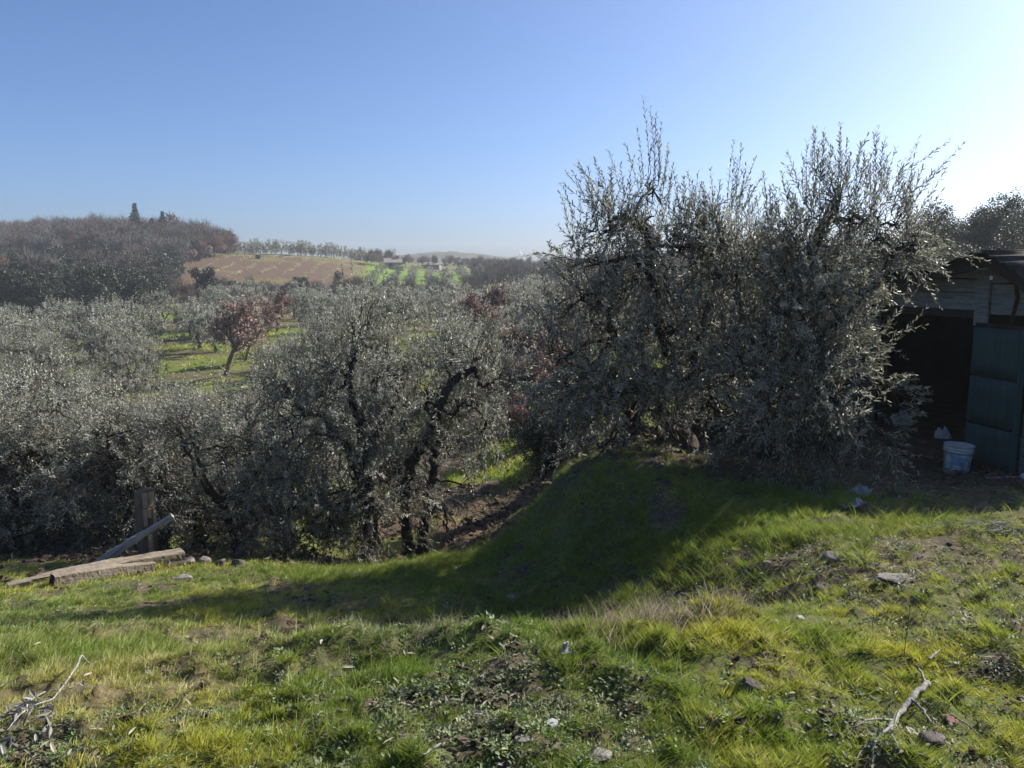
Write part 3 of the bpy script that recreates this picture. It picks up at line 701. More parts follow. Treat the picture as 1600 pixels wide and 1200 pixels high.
ORD = ['first', 'second', 'third', 'fourth', 'fifth', 'sixth', 'seventh', 'eighth', 'ninth', 'tenth', 'eleventh', 'twelfth', 'thirteenth', 'fourteenth', 'fifteenth', 'sixteenth',
       'seventeenth', 'eighteenth', 'nineteenth', 'twentieth', 'twenty-first', 'twenty-second', 'twenty-third', 'twenty-fourth', 'twenty-fifth', 'twenty-sixth', 'twenty-seventh', 'twenty-eighth', 'twenty-ninth', 'thirtieth']
near_list = [(310, 862, 11.9, 1, .74, 'rounded olive directly behind the broken timber post'), (385, 868, 11.2, 2, .64, 'slim-trunked olive between the timber post and the single-trunk olive'),
             (215, 852, 13.2, 0, .66, 'low olive behind the leaning grey pole'), (110, 850, 12.8, 1, .68, 'olive behind the middle of the long fallen beam'), (15, 852, 12.6, 2, .58, 'olive at the picture edge behind the tapered end of the beam'),
             (165, 850, 14.6, 1, .72, 'low olive filling the gap behind the leaning pole foot'), (62, 850, 14.4, 0, .72, 'dense low olive behind the tapered half of the beam'), (265, 858, 12.6, 2, .62, 'leafy olive just right of the post, behind it'), (455, 862, 12.8, 0, .7, 'olive half hidden behind the single-trunk olive'), (-95, 850, 12.9, 0, .66, 'olive cut by the picture edge beyond the fallen beams')]
for (u, v, Y, k, s, lab) in near_list:
    p = on_ground(u, v, Y)
    tree_object('olive_tree', *NEARP[k], p, rng.uniform(0, 6.28), s, lab, group='olive trees below the grass edge').scale = (s * 1.2, s * 1.2, s)

def seg_u(x, y): return 800 + x / y * FPX
clear = [(275, 545, 54, 18, 6), (95, 556, 58, 8, 5), (665, 532, 57, 34, 8), (430, 520, 69, 22, 6), (365, 590, 46, 34, 9)]
VIEWS = [(258, 308, 604, 49), (95, 135, 565, 52), (620, 730, 572, 54), (328, 408, 594, 43), (400, 450, 526, 64), (440, 760, 600, 24)]      # lower trees before the open grass patches
rowsY = [17, 21.5, 26.5, 32, 38, 45, 48.6, 52, 55.5, 59, 67, 75, 84, 94]
for ri, Yr in enumerate(rowsY):
    sp_ = 3.9 if Yr < 50 else 2.7; xs = np.arange(-.70 * Yr - 3, .11 * Yr, sp_) + rng.uniform(0, sp_)
    row = []
    for x in xs:
        x = x + rng.normal() * .5; y = Yr + rng.normal() * .8 + .06 * x
        u = seg_u(x, y)
        if u < -90 or u > 905 - max(0, 24 - Yr) * 14: continue
        if any(abs(u - c[0]) < c[3] + 14 and abs(y - c[2]) < c[4] for c in clear): continue
        if Yr < 20 and u > 640: continue
        if Yr > 78 and u < 300: continue
        if Yr in (48.6, 55.5) and 236 < u < 400: continue
        row.append((x, y))
    row2 = []
    for (x, y) in row:
        u = seg_u(x, y); z = gz(x, y); s = rng.uniform(.8, 1.05) * (.82 if Yr < 20 else 1.0 if Yr < 56 else .9)
        bv = 600 + FPX * math.tan(math.atan((CAMZ - z) / y) - PITCH)
        for (a, b_, vt, ym) in VIEWS:
            if a - 8 < u < b_ + 8 and y < ym: s = min(s, (bv - vt) * y / FPX / 3.9)
        if s > .38: row2.append((x, y, s))
    for k, (x, y, s) in enumerate(row2):
        pr = (NEARP if Yr < 20 else MIDP if Yr < 50 else FARP)
        lab = 'grey-green olive in the %s grove row beyond the bank, %s tree from the left' % (ORD[ri], ORD[k])
        tree_object('olive_tree', *pr[rng.integers(len(pr))], (x, y, gz(x, y) - .03), rng.uniform(0, 6.28), s, lab, group='olive trees of the valley grove')

# ------------------------------------------------------------------ winter trees
def grow(rng, p, d, L, r, lev, segs, fine):
    """one branch and what grows from it; segs collects thick branches, fine the thin twigs"""
    k = 5; pts = [p]
    for q in range(k):
        d = norm(d + rng.normal(size=3) * (.16 + .03 * lev) + np.array([0, 0, .05])); pts.append(pts[-1] + d * L / k)
    pts = np.array(pts)
    if lev <= 2: segs.append((pts, np.linspace(r, r * .5, k + 1), 6 if lev < 2 else 4))
    else: fine.append((pts[0], pts[2], pts[-1], r, r * .5))
    if lev >= GROW_MAX: return
    nb = [5, 6, 6, 5][min(lev, 3)]
    for q in range(nb):
        t = rng.uniform(.35 if lev == 0 else .2, 1.0); i = min(int(t * k), k - 1)
        s = pts[i] + (pts[i + 1] - pts[i]) * (t * k - i)
        side = norm(np.cross(d, rng.normal(size=3)))
        nd_ = norm(d * .55 + side * .85 + np.array([0, 0, .25]))
        grow(rng, s, nd_, L * rng.uniform(.45, .68), r * .5 * rng.uniform(.7, 1), lev + 1, segs, fine)
GROW_MAX = 4
def winter_tree(seed, H=5, mats=None, leaves=0, leaf=.09, w=.03, minr=.006, maxlev=4, trunk=.42, rr=.09):
    global GROW_MAX
    GROW_MAX = maxlev
    rng = np.random.default_rng(seed); segs, fine = [], []
    grow(rng, np.zeros(3), np.array([rng.normal() * .05, rng.normal() * .05, 1.]), H * trunk, rr, 0, segs, fine)
    tb = MB(); cb = MB()
    for P, r, n_ in segs: tb.tube(P, np.maximum(r, minr), n_, cap=False)
    a = np.array([f[0] for f in fine]); b = np.array([f[1] for f in fine]); c = np.array([f[2] for f in fine])
    r0 = np.maximum([f[3] for f in fine], minr); r1 = np.maximum([f[4] for f in fine], minr * .7)
    V, F = strips(a, b, c, r0, r1); cb.add(V, F, None, 1)
    if leaves:
        i = rng.choice(len(a), leaves); t = rng.uniform(.2, 1, (leaves, 1))
        P = a[i] * (1 - t) ** 2 + 2 * b[i] * t * (1 - t) + c[i] * t * t + rng.normal(size=(leaves, 3)) * .05
        D = norm(rng.normal(size=(leaves, 3)) + np.array([0, 0, -.4])); N = norm(np.cross(D, rng.normal(size=(leaves, 3))))
        V, F, _ = leaf_geo(P, D, N, leaf * rng.uniform(.6, 1.2, leaves), w * rng.uniform(.7, 1.2, leaves), False); cb.add(V, F, None, 0)
    return tb.mesh('trunk', [mats[1]], True), cb.mesh('crown', [mats[0], mats[1]])

# the oak that keeps its dry leaves, standing in the valley clearing, and its neighbours
oakP = [winter_tree(301, 5.2, (M['oak_leaf'], M['twig']), 1900, .13, .042, .012, 4, .4, .11), winter_tree(302, 5.0, (M['rust_leaf'], M['bark']), 2800, .13, .045, .010, 4, .38, .10),
        winter_tree(303, 4.6, (M['rust_leaf'], M['twig']), 4800, .10, .034, .009, 4, .36, .09)]
bareP = [winter_tree(311, 5.0, (M['oak_leaf'], M['twig']), 0, 0, 0, .007, 4, .36, .07), winter_tree(312, 5.4, (M['oak_leaf'], M['twig']), 0, 0, 0, .008, 4, .40, .09), winter_tree(313, 4.4, (M['oak_leaf'], M['twig']), 0, 0, 0, .007, 4, .34, .06)]
def put_at(name, pr, x, Y, s, lab, group=None):
    return tree_object(name, *pr, (x, Y, gz(x, Y) - .05), rng.uniform(0, 6.28), s, lab, group=group)
bareQ = [winter_tree(314 + q, 5.2, (M['oak_leaf'], M['twig']), 0, 0, 0, .016, 4, .38, .09) for q in range(3)]
def put(name, pr, u, v, Y, s, lab, group=None, rz=None, cat='tree'):
    p = on_ground(u, v, Y); p[2] -= .03
    return tree_object(name, *pr, p, rng.uniform(0, 6.28) if rz is None else rz, s, lab, cat, group)
put('oak_tree', oakP[0], 352, 588, 46, 1.6, 'oak holding dry reddish-brown leaves in the valley clearing', rz=2.2)
put('oak_tree', oakP[0], 384, 565, 52, 1.05, 'smaller reddish oak just behind the clearing oak', rz=2)
put('oak_tree', oakP[1], 432, 518, 69, 1.1, 'small rusty oak at the far grass strip')
put('oak_tree', oakP[1], 770, 560, 40, 1.25, 'rusty-leaved oak beyond the twin-stemmed olive')
put('oak_tree', oakP[2], 850, 640, 24, 1.0, 'rust-red leafy oak bush beside the bank path')
put('oak_tree', oakP[2], 800, 610, 31, 1.05, 'dull red oak bush farther up the path', rz=1)
put('oak_tree', oakP[2], 885, 655, 19, .8, 'brownish oak bush close behind the tall leggy olive', rz=4)
put('oak_tree', oakP[1], 750, 540, 48, 1.3, 'dull red oak farthest left of the rusty oaks', rz=3)
put('oak_tree', oakP[2], 840, 600, 35, 1.0, 'russet oak between the path end and the bare grey tree', rz=5)
for k, (u, v, Y, s, lab) in enumerate([(872, 668, 16.5, .55, 'low grey thicket at the foot of the path bank'), (845, 650, 20, .7, 'leafless sapling leaning over the path'), (830, 560, 42, 1.1, 'bare grey tree with spreading twigs above the rusty oaks'), (880, 560, 38, 1.15, 'bare twiggy tree left of the tall leggy olive'),
        (760, 530, 58, 1.0, 'bare thin tree behind the rusty-leaved oak'), (920, 600, 27, 1.0, 'bare grey tree half hidden behind the tall leggy olive'), (860, 600, 33, .8, 'low bare sapling above the path end'),
        (715, 525, 62, .9, 'bare sapling behind the green valley grass'), (800, 520, 70, 1.1, 'bare tree in front of the distant skyline trees'), (950, 560, 34, 1.2, 'bare tree seen through the upper left of the leggy olive'),
        (1240, 640, 16.5, 1.0, 'tall bare tree whose twigs fan out above the bushy olive'), (1300, 640, 18, .95, 'bare tree behind the top of the bushy olive'), (1500, 600, 17, .72, 'bare crooked tree behind the shed roof ridge'),
        (1430, 600, 18, .8, 'bare tree just beyond the shed left roof slope'), (1590, 600, 16, .7, 'bare tree behind the right roof slope'), (1130, 640, 19, .8, 'bare tree between the two bank olives')]):
    put('bare_tree', (bareQ if Y > 24 else bareP)[k % 3], u, v, Y, s * (1.2 if Y > 24 else 1), lab, 'bare winter trees')
# ------------------------------------------------------------------ wooded slope behind the shed and the far wood
def holm(seed, H=5, Rr=2.2, nleaf=5000, leaf=.22, w=.09, mt='holm_leaf', low=.06):
    rng = np.random.default_rng(seed); tb = MB(); cb = MB()
    tb.tube(wobble(rng, [(0, 0, 0), (rng.normal() * .1, rng.normal() * .1, H * .3), (rng.normal() * .2, rng.normal() * .2, H * .7)], 8, .03), np.linspace(.16, .06, 8), 7)
    bl = []
    for k in range(22):
        a = rng.uniform(0, 6.28); z = H * rng.uniform(low + .08, .88); sh = math.sqrt(max(.08, 1 - ((z / H - .45) / .58) ** 2)); r = Rr * math.sqrt(rng.uniform(.05, .75)) * sh
        bl.append([math.cos(a) * r, math.sin(a) * r, z, *(np.array([1.1, 1.1, .9]) * Rr * rng.uniform(.24, .42))])
        tb.tube(wobble(rng, [(0, 0, H * .3), (bl[-1][0] * .5, bl[-1][1] * .5, z * .8), bl[-1][:3]], 6, .03), np.linspace(.05, .015, 6), 4)
    bl = np.array(bl); i = rng.choice(len(bl), nleaf); v = norm(rng.normal(size=(nleaf, 3)))
    nc = max(60, nleaf // 34); ci = rng.choice(len(bl), nc); cv = norm(rng.normal(size=(nc, 3))); C_ = bl[ci, :3] + cv * bl[ci, 3:] * (rng.uniform(0, 1, (nc, 1)) ** .35)
    pick = rng.integers(0, nc, nleaf); v = norm(cv[pick] + rng.normal(size=(nleaf, 3)) * .6); P = C_[pick] + rng.normal(size=(nleaf, 3)) * Rr * .062
    D = norm(v * .6 + rng.normal(size=v.shape) * .7); N = norm(v + rng.normal(size=v.shape) * .5); N = norm(N - (N * D).sum(-1, keepdims=True) * D)
    V, F, _ = leaf_geo(P, D, N, leaf * rng.uniform(.6, 1.2, nleaf), w * rng.uniform(.7, 1.2, nleaf), False); cb.add(V, F, None, 0)
    return tb.mesh('trunk', [M['bark']], True), cb.mesh('crown', [M[mt]])
def twig_ball(seed, H=7, Rr=2.6, nt_=2600, mt='twig_far', wid=.028, ln=(.5, 1.1)):
    """a far leafless crown: limbs and a cloud of thin upward twigs"""
    rng = np.random.default_rng(seed); tb = MB(); cb = MB()
    fork = np.array([rng.normal() * .2, rng.normal() * .2, H * .3]); tb.tube(np.array([[0, 0, -.2], fork * .5, fork]), [.16, .13, .11], 6)
    tips = []
    for k in range(9):
        a = rng.uniform(0, 6.28); r = Rr * rng.uniform(.2, .8); tip = np.array([math.cos(a) * r, math.sin(a) * r, H * rng.uniform(.6, .92)]); tips.append(tip)
        tb.tube(wobble(rng, [fork, (fork + tip) / 2 + rng.normal(size=3) * .2, tip], 7, .06), np.linspace(.08, .03, 7), 4)
    tips = np.array(tips); i = rng.choice(len(tips), nt_)
    v = norm(rng.normal(size=(nt_, 3)))
    c = tips[i] * rng.uniform(.6, 1, (nt_, 1)) + np.array([0, 0, -.2 * H]) * rng.uniform(0, .7, (nt_, 1))
    P = c + v * np.array([1, 1, .8]) * Rr * .42 * rng.uniform(0, 1, (nt_, 1)) ** .5
    D = norm(v * .6 + rng.normal(size=v.shape) * .4 + np.array([0, 0, .55])); L = rng.uniform(*ln, nt_)[:, None]
    S = norm(np.cross(D, rng.normal(size=v.shape))) * wid
    V = np.stack([P - S, P + S, P + D * L + rng.normal(size=v.shape) * .06], 1)
    cb.add(V.reshape(-1, 3), None, np.arange(nt_ * 3).reshape(-1, 3), 0)
    return tb.mesh('trunk', [M['bark_pale']], True), cb.mesh('crown', [M[mt]])
def fuse(name, pair):
    """one mesh of a trunk and crown for uncountable woods"""
    a, b = pair; vs_, f3, f4, m3, m4, mats, n0 = [], [], [], [], [], [], 0
    for me in (a, b):
        co = np.empty(len(me.vertices) * 3, np.float32); me.vertices.foreach_get('co', co); vs_.append(co.reshape(-1, 3))
        for p in me.polygons:
            q = [v + n0 for v in p.vertices]
            (f4 if len(q) == 4 else f3).append(q); (m4 if len(q) == 4 else m3).append(len(mats) + p.material_index)
        mats += list(me.materials); n0 += len(me.vertices)
    return mesh_from(name, np.concatenate(vs_), f4, f3, mats, m4, m3)
holmP = [holm(401), holm(402, 4.6, 2.3), holm(403, 5.2, 2.0)]
wbP = [twig_ball(411), twig_ball(412, 6.5, 2.8), twig_ball(413, 7.2, 2.4), twig_ball(414, 6, 2.4, 2600, 'twig_rust'), twig_ball(415, 7, 2.6, 2600, 'twig_grey'), twig_ball(416, 7.6, 2.2, 2200, 'twig_grey')]
holmP.append(holm(404, 5.4, 2.2, 5000, .22, .09, 'wood_leaf'))
# evergreens on the slope behind the shed
mixP = [holm(421, 4.6, 2.0, 17000, .10, .034, 'wood_leaf'), holm(422, 4.2, 2.1, 17000, .10, .034, 'wood_leaf')]
for k, (u, Y, s, lab) in enumerate([(1592, 41, .96, 'tall evergreen on the slope above the shed, cut by the picture edge'), (1558, 44, 1.0, 'dense evergreen rising above the right of the shed ridge'), (1525, 42, .9, 'evergreen rising straight above the shed roof ridge'),
        (1490, 45, .95, 'evergreen beyond the shed left roof slope'), (1455, 42, .95, 'evergreen seen past the outer twigs of the bushy olive'), (1420, 45, .95, 'evergreen behind the top right of the bushy olive'), (1375, 43, .9, 'evergreen hidden behind the bushy olive crown'),
        (1640, 40, .98, 'evergreen beyond the picture edge above the shed'), (1570, 33, .7, 'low evergreen directly behind the shed roof'), (1500, 34, .62, 'small evergreen low behind the shed left roof slope'), (1310, 44, .9, 'evergreen behind the middle of the bushy olive'),
        (1220, 42, .85, 'evergreen behind the gap of the two bank olives'), (1120, 44, .85, 'evergreen behind the leggy olive right limbs'), (1020, 42, .75, 'evergreen behind the leggy olive trunk'), (950, 44, .75, 'evergreen behind the leggy olive outer leaves')]):
    x = (u - 800) / FPX * Y; put_at('evergreen_tree', mixP[k % 2], x, Y, s * 1.15, lab, 'evergreen trees behind the shed')
shrubP = [holm(431, 2.2, 1.1, 9000, .06, .022, 'wood_leaf', .02), holm(432, 1.9, 1.2, 9000, .06, .022, 'holm_leaf', .02)]
for k, (u, v, Y, s, lab) in enumerate([(905, 690, 11.6, .62, 'dark low shrub behind the leggy olive left stem'), (985, 688, 11.0, .6, 'dark shrub behind the leggy olive trunks'), (1090, 688, 11.2, .7, 'dark shrub in the gap between the two bank olives'), (1170, 688, 11.0, .65, 'shrub behind the bushy olive trunk'),
        (878, 722, 9.6, .42, 'low shrub on the left shoulder of the bank'), (858, 735, 10.6, .5, 'shrub on the slope into the hollow'), (865, 715, 13.2, .75, 'dark shrub at the lower end of the hollow beside the bank'), (845, 690, 16, .85, 'evergreen shrub midway up the hollow'), (815, 668, 21, .95, 'evergreen shrub where the path narrows'), (870, 655, 18, .9, 'bushy evergreen closing the hollow behind the bank'), (790, 655, 25, .9, 'round evergreen shrub at the far end of the path')]):
    p = on_ground(u, v, Y); put_at('shrub', shrubP[k % 2], p[0], p[1], s, lab, 'low shrubs about the bank and hollow')['category'] = 'shrub'
for k, (u, v, Y, s, lab) in enumerate([(838, 725, 13.8, .42, 'rusty bramble bush low in the hollow'), (812, 700, 17, .5, 'reddish leafy bush on the hollow floor'), (850, 670, 18.5, .62, 'taller rusty bush against the hollow evergreens')]):
    put('oak_bush', oakP[2], u, v, Y, s, lab, 'rusty bushes in the hollow', cat='bush')
# a thicket closing the slope between them
rw0 = np.random.default_rng(52); xs_ = rw0.uniform(.12, .82, 60); ys_ = rw0.uniform(30, 62, 60); k = 60; sc = rw0.uniform(.45, .8, k)
scatter('thicket', np.stack([xs_ * ys_, ys_, ground_h(xs_ * ys_, ys_) - .15], -1), np.stack([np.zeros(k), np.zeros(k), rw0.uniform(0, 6.28, k)], -1), np.stack([sc] * 3, -1), rw0.integers(0, 4, k), np.ones((k, 3)),
        proto_collection('thicket', [fuse('thicket', p) for p in (mixP[0], mixP[1], bareQ[0], bareQ[1])]), 'scrubby thicket covering the slope behind the shed')

# the far wood on the hill: uncountable, one mass
rw = np.random.default_rng(51); pts = []
while len(pts) < 1250:
    Y = rw.uniform(92, 236); u = rw.uniform(-260, 372)
    edge = 372 - 115 * float(sstep(195, 120, Y)) if Y > 100 else 250
    edge = np.interp(Y, [90, 100, 120, 140, 165, 186, 200, 240], [200, 235, 262, 280, 302, 352, 362, 366])
    if u > edge: continue
    x = (u - 800) / FPX * Y; pts.append((x, Y))
pts = np.array(pts); wz = ground_h(pts[:, 0], pts[:, 1])
k = len(pts); frac = sstep(215, 110, pts[:, 1]); ever = rw.uniform(0, 1, k) < (.22 + .72 * frac) * (.4 + 1.2 * fbm(pts[:, 0] * .06, pts[:, 1] * .06, 77, 2))
idx = np.where(ever, rw.integers(6, 10, k), np.array([0, 1, 2, 4, 5, 4])[rw.integers(0, 6, k)]); idx = np.where((~ever) & (rw.uniform(0, 1, k) < .10), 3, idx)
sc = rw.uniform(.62, 1.2, k)
scatter('woodland', np.stack([pts[:, 0], pts[:, 1], wz - .2], -1), np.stack([np.zeros(k), np.zeros(k), rw.uniform(0, 6.28, k)], -1), np.stack([sc] * 3, -1), idx, np.ones((k, 3)),
        proto_collection('woodland', [fuse('wood', p) for p in wbP + holmP]), 'far mixed winter wood covering the hill left of the brown field')
# more far wood behind the green field and along the skyline to the right
pts = []
while len(pts) < 330:
    Y = rw.uniform(205, 330); u = rw.uniform(560, 1750)
    if u < 760 and Y < 212 + (u - 560) * .05: continue
    if u > 1150 and Y < 250: continue
    pts.append(((u - 800) / FPX * Y, Y))
pts = np.array(pts); wz = ground_h(pts[:, 0], pts[:, 1]); k = len(pts)
idx = rw.integers(0, 10, k); sc = rw.uniform(.35, .72, k)
scatter('treeline', np.stack([pts[:, 0], pts[:, 1], wz - .2], -1), np.stack([np.zeros(k), np.zeros(k), rw.uniform(0, 6.28, k)], -1), np.stack([sc] * 3, -1), idx, np.ones((k, 3)),
        proto_collection('treeline', [fuse('line', p) for p in wbP + holmP]), 'thin line of far trees along the low skyline')
pts = []
while len(pts) < 240:
    Y = rw.uniform(112, 215); u = rw.uniform(742, 1150)
    if Y < 112 + max(0, 800 - u) * .5: continue
    pts.append(((u - 800) / FPX * Y, Y))
pts = np.array(pts); wz = ground_h(pts[:, 0], pts[:, 1]); k = len(pts); idx = np.array([0, 1, 2, 3, 4, 5, 0, 4, 9, 7])[rw.integers(0, 10, k)]; sc = rw.uniform(.4, .75, k)
scatter('ridge_wood', np.stack([pts[:, 0], pts[:, 1], wz - .2], -1), np.stack([np.zeros(k), np.zeros(k), rw.uniform(0, 6.28, k)], -1), np.stack([sc] * 3, -1), idx, np.ones((k, 3)),
        proto_collection('ridge_wood', [fuse('ridge', p) for p in wbP + holmP]), 'bare scrub wood on the ridge right of the green field')
# thickets in the valley behind the groves
pts = []
while len(pts) < 210:
    Y = rw.uniform(96, 122); u = rw.uniform(150, 1100)
    pts.append(((u - 800) / FPX * Y, Y))
pts = np.array(pts); wz = ground_h(pts[:, 0], pts[:, 1]); k = len(pts)
idx = rw.integers(0, 10, k); sc = rw.uniform(.3, .55, k)
scatter('undergrowth', np.stack([pts[:, 0], pts[:, 1], wz - .2], -1), np.stack([np.zeros(k), np.zeros(k), rw.uniform(0, 6.28, k)], -1), np.stack([sc] * 3, -1), idx, np.ones((k, 3)),
        proto_collection('undergrowth', [fuse('scrub', p) for p in wbP + holmP]), 'scrub at the foot of the far fields')

# far trees that stand out one by one
for (u, v, Y, s, lab) in [(320, 478, 108, 1.05, 'round dark evergreen oak at the lower corner of the brown field'), (245, 455, 122, 1.1, 'dark evergreen oak at the foot of the far wood'), (205, 482, 110, .9, 'dark evergreen at the lower edge of the wood'),
                          (365, 470, 112, .6, 'small dark bush below the brown field'), (470, 470, 114, .7, 'dark bush at the bottom edge of the brown field'), (530, 448, 128, .55, 'small dark evergreen near the field right edge'),
                          (55, 450, 130, 1.0, 'dark evergreen oak deep in the left of the wood'), (110, 420, 160, 1.1, 'dark green crown half up the wooded hill')]:
    put('evergreen_oak', holmP[int(u) % 3], u, v, Y, s, lab, 'dark evergreen oaks')
put('bare_tree', winter_tree(331, 7.5, (M['oak_leaf'], M['twig']), 0, 0, 0, .05, 4, .36, .2), 288, 392, 216, 2.0, 'lone bare tree standing clear on the wooded hill skyline')
def conifer(seed, H=8):
    rng = np.random.default_rng(seed); tb = MB(); cb = MB(); tb.tube([(0, 0, 0), (0, 0, H * .5), (0, 0, H * .97)], [.2, .12, .03], 6)
    k = 1500; z = H * (.14 + .86 * rng.uniform(0, 1, k) ** 1.25); a = rng.uniform(0, 6.28, k); rmax = (H - z) * .36 * rng.uniform(.3, 1.1, k) * (.72 + .28 * np.sin(z * 2.6 + a * 2)) + .15
    O = np.stack([np.cos(a), np.sin(a), np.zeros(k)], -1); P = np.stack([np.zeros(k), np.zeros(k), z], -1) + O * (rmax * rng.uniform(.1, .8, k))[:, None]
    D = norm(O + np.array([0, 0, -.25]) + rng.normal(size=O.shape) * .25); N = norm(np.cross(D, np.cross(np.array([0, 0, 1.]), D)) + rng.normal(size=O.shape) * .4)
    V, F, _ = leaf_geo(P, D, N, rmax * .75 + .15, np.full(k, .13), False); cb.add(V, F, None, 0)
    return tb.mesh('trunk', [M['bark']], True), cb.mesh('crown', [M['conifer']])
conP = [conifer(341, 8.5), conifer(342, 8)]
for (u, s, q, lab) in [(215, 1.3, 0, 'tallest broad conifer breaking the wooded skyline'), (240, .95, 1, 'narrow small conifer between the two taller skyline conifers'), (257, 1.1, 0, 'pointed conifer nearest the lone bare skyline tree')]:
    put('conifer_tree', conP[q], u, 390, 226, s, lab, 'skyline conifers')
# rusty trees along the upper edge of the wood beside the field
rusP = [winter_tree(351, 5.5, (M['oak_leaf'], M['twig_rust']), 3000, .3, .12, .03, 4, .36, .12), twig_ball(352, 5.5, 2.2, 2600, 'twig_rust')]
for k, (u, v, Y, s) in enumerate([(300, 412, 170, .9), (312, 408, 174, .95), (324, 405, 178, .9), (336, 402, 182, 1.0), (347, 400, 185, .95), (357, 399, 188, 1.05)]):
    put('russet_tree', rusP[k % 2], u, v, Y, s, 'russet tree on the wood edge beside the brown field, %s counting uphill' % ORD[k], 'russet trees along the wood edge')
# olives in a row on the crest above the brown field
for k, u in enumerate(np.linspace(368, 566, 27)):
    Y = 203 + 4 * math.sin(k * 1.7); x = (u + rng.normal() * 2 - 800) / FPX * Y
    tree_object('crest_olive_tree', *FARP[k % 3], (x, Y, gz(x, Y) - .1), rng.uniform(0, 6.28), rng.uniform(.72, 1.0), 'small dark olive on the skyline above the brown field, %s from the wood' % ORD[k], group='crest olives above the field')
# olives standing in the bright green field
gk = 0
for gr_, Y in enumerate((142, 155, 169, 184)):
    for gi_, u in enumerate(np.arange(578 + (Y - 142) * .5, 745, 30 * 150 / Y)):
        x = (u + rng.normal() * 2 - 800) / FPX * Y
        tree_object('field_olive_tree', *FARP[gk % 3], (x, Y, gz(x, Y) - .1), rng.uniform(0, 6.28), rng.uniform(.55, .75),
                    'little olive in the %s row of the bright green far field, %s along' % (ORD[gr_], ORD[gi_]), group='olives in the bright green field'); gk += 1
# bare poplars by the far houses
popP = winter_tree(361, 6.5, (M['oak_leaf'], M['twig']), 0, 0, 0, .03, 4, .5, .12)
for k, (u, s) in enumerate([(581, .8), (597, .95), (606, .85), (622, .8), (634, .85), (652, .7), (668, .7)]):
    put('bare_tree', popP, u, 418, 236, s, 'slim bare tree by the far houses, %s from the crest olives' % ORD[k], 'bare trees by the far houses')

# ------------------------------------------------------------------ far houses and the hut on the field
def house(u, v, Y, W, D, H, rh, lab, rz=0):
    p = on_ground(u, v, Y); r = empty('farm_house', p, rz)
    b = MB(); b.box((-W / 2, -D / 2, -1), (W / 2, D / 2, H)); b.add([(-W / 2, -D / 2, H), (-W / 2, D / 2, H), (-W / 2, 0, H + rh), (W / 2, -D / 2, H), (W / 2, D / 2, H), (W / 2, 0, H + rh)], None, [[0, 2, 1], [3, 4, 5]])
    obj('wall', b.mesh('wall', [M['plaster']]), r)
    b = MB(); o_ = .35
    for s in (-1, 1):
        A = np.array([(-W / 2 - o_, s * (D / 2 + o_), H - rh * o_ / (D / 2)), (W / 2 + o_, s * (D / 2 + o_), H - rh * o_ / (D / 2)), (W / 2 + o_, 0, H + rh), (-W / 2 - o_, 0, H + rh)])
        b.add(np.vstack([A + np.array([0, 0, .04]), A + np.array([0, 0, .2])]), [[0, 1, 2, 3], [7, 6, 5, 4], [0, 4, 5, 1], [1, 5, 6, 2], [2, 6, 7, 3], [3, 7, 4, 0]])
    ro = obj('roof', b.mesh('roof', [M['roof_far']]), r)
    b = MB(); b.box((W * .22, -.3, H + rh * .6), (W * .22 + .6, .3, H + rh + .8)); obj('chimney', b.mesh('chimney', [M['plaster']]), ro)
    for k in range(int(W // 2.6)):
        x = -W / 2 + 1.3 + k * 2.6
        b = MB(); b.box((x - .4, -D / 2 - .06, H * .4), (x + .4, -D / 2 + .05, H * .4 + 1.1)); obj('window', b.mesh('window', [M['window_dark']]), r)
    return tag(r, lab, 'house')
house(614, 420, 236, 4, 3.4, 1.5, .9, 'grey-roofed far farmhouse behind the green field', .2)
house(676, 421, 236, 4.4, 3, 1.1, .5, 'low pale far house right of the bare trees', -.15)
def hut():
    p = on_ground(403, 404, 188); r = empty('field_hut', p, .3)
    b = MB(); b.box((-.9, -.8, -.4), (.9, .8, 1.5)); obj('wall', b.mesh('wall', [M['stone']]), r)
    b = MB(); b.add([(-1.1, -1, 1.45), (1.1, -1, 1.45), (1.1, 1, 1.45), (-1.1, 1, 1.45), (-.2, 0, 2.3), (.2, 0, 2.3)], [[0, 1, 5, 4], [2, 3, 4, 5]], [[1, 2, 5], [3, 0, 4]]); obj('roof', b.mesh('roof', [M['roof_far']]), r)
    b = MB(); b.box((-.35, -.86, -.2), (.35, -.78, 1.2)); obj('door', b.mesh('door', [M['window_dark']]), r)
    r.scale = (.6, .6, .6); tag(r, 'tiny stone hut at the top of the brown field', 'hut')
hut()

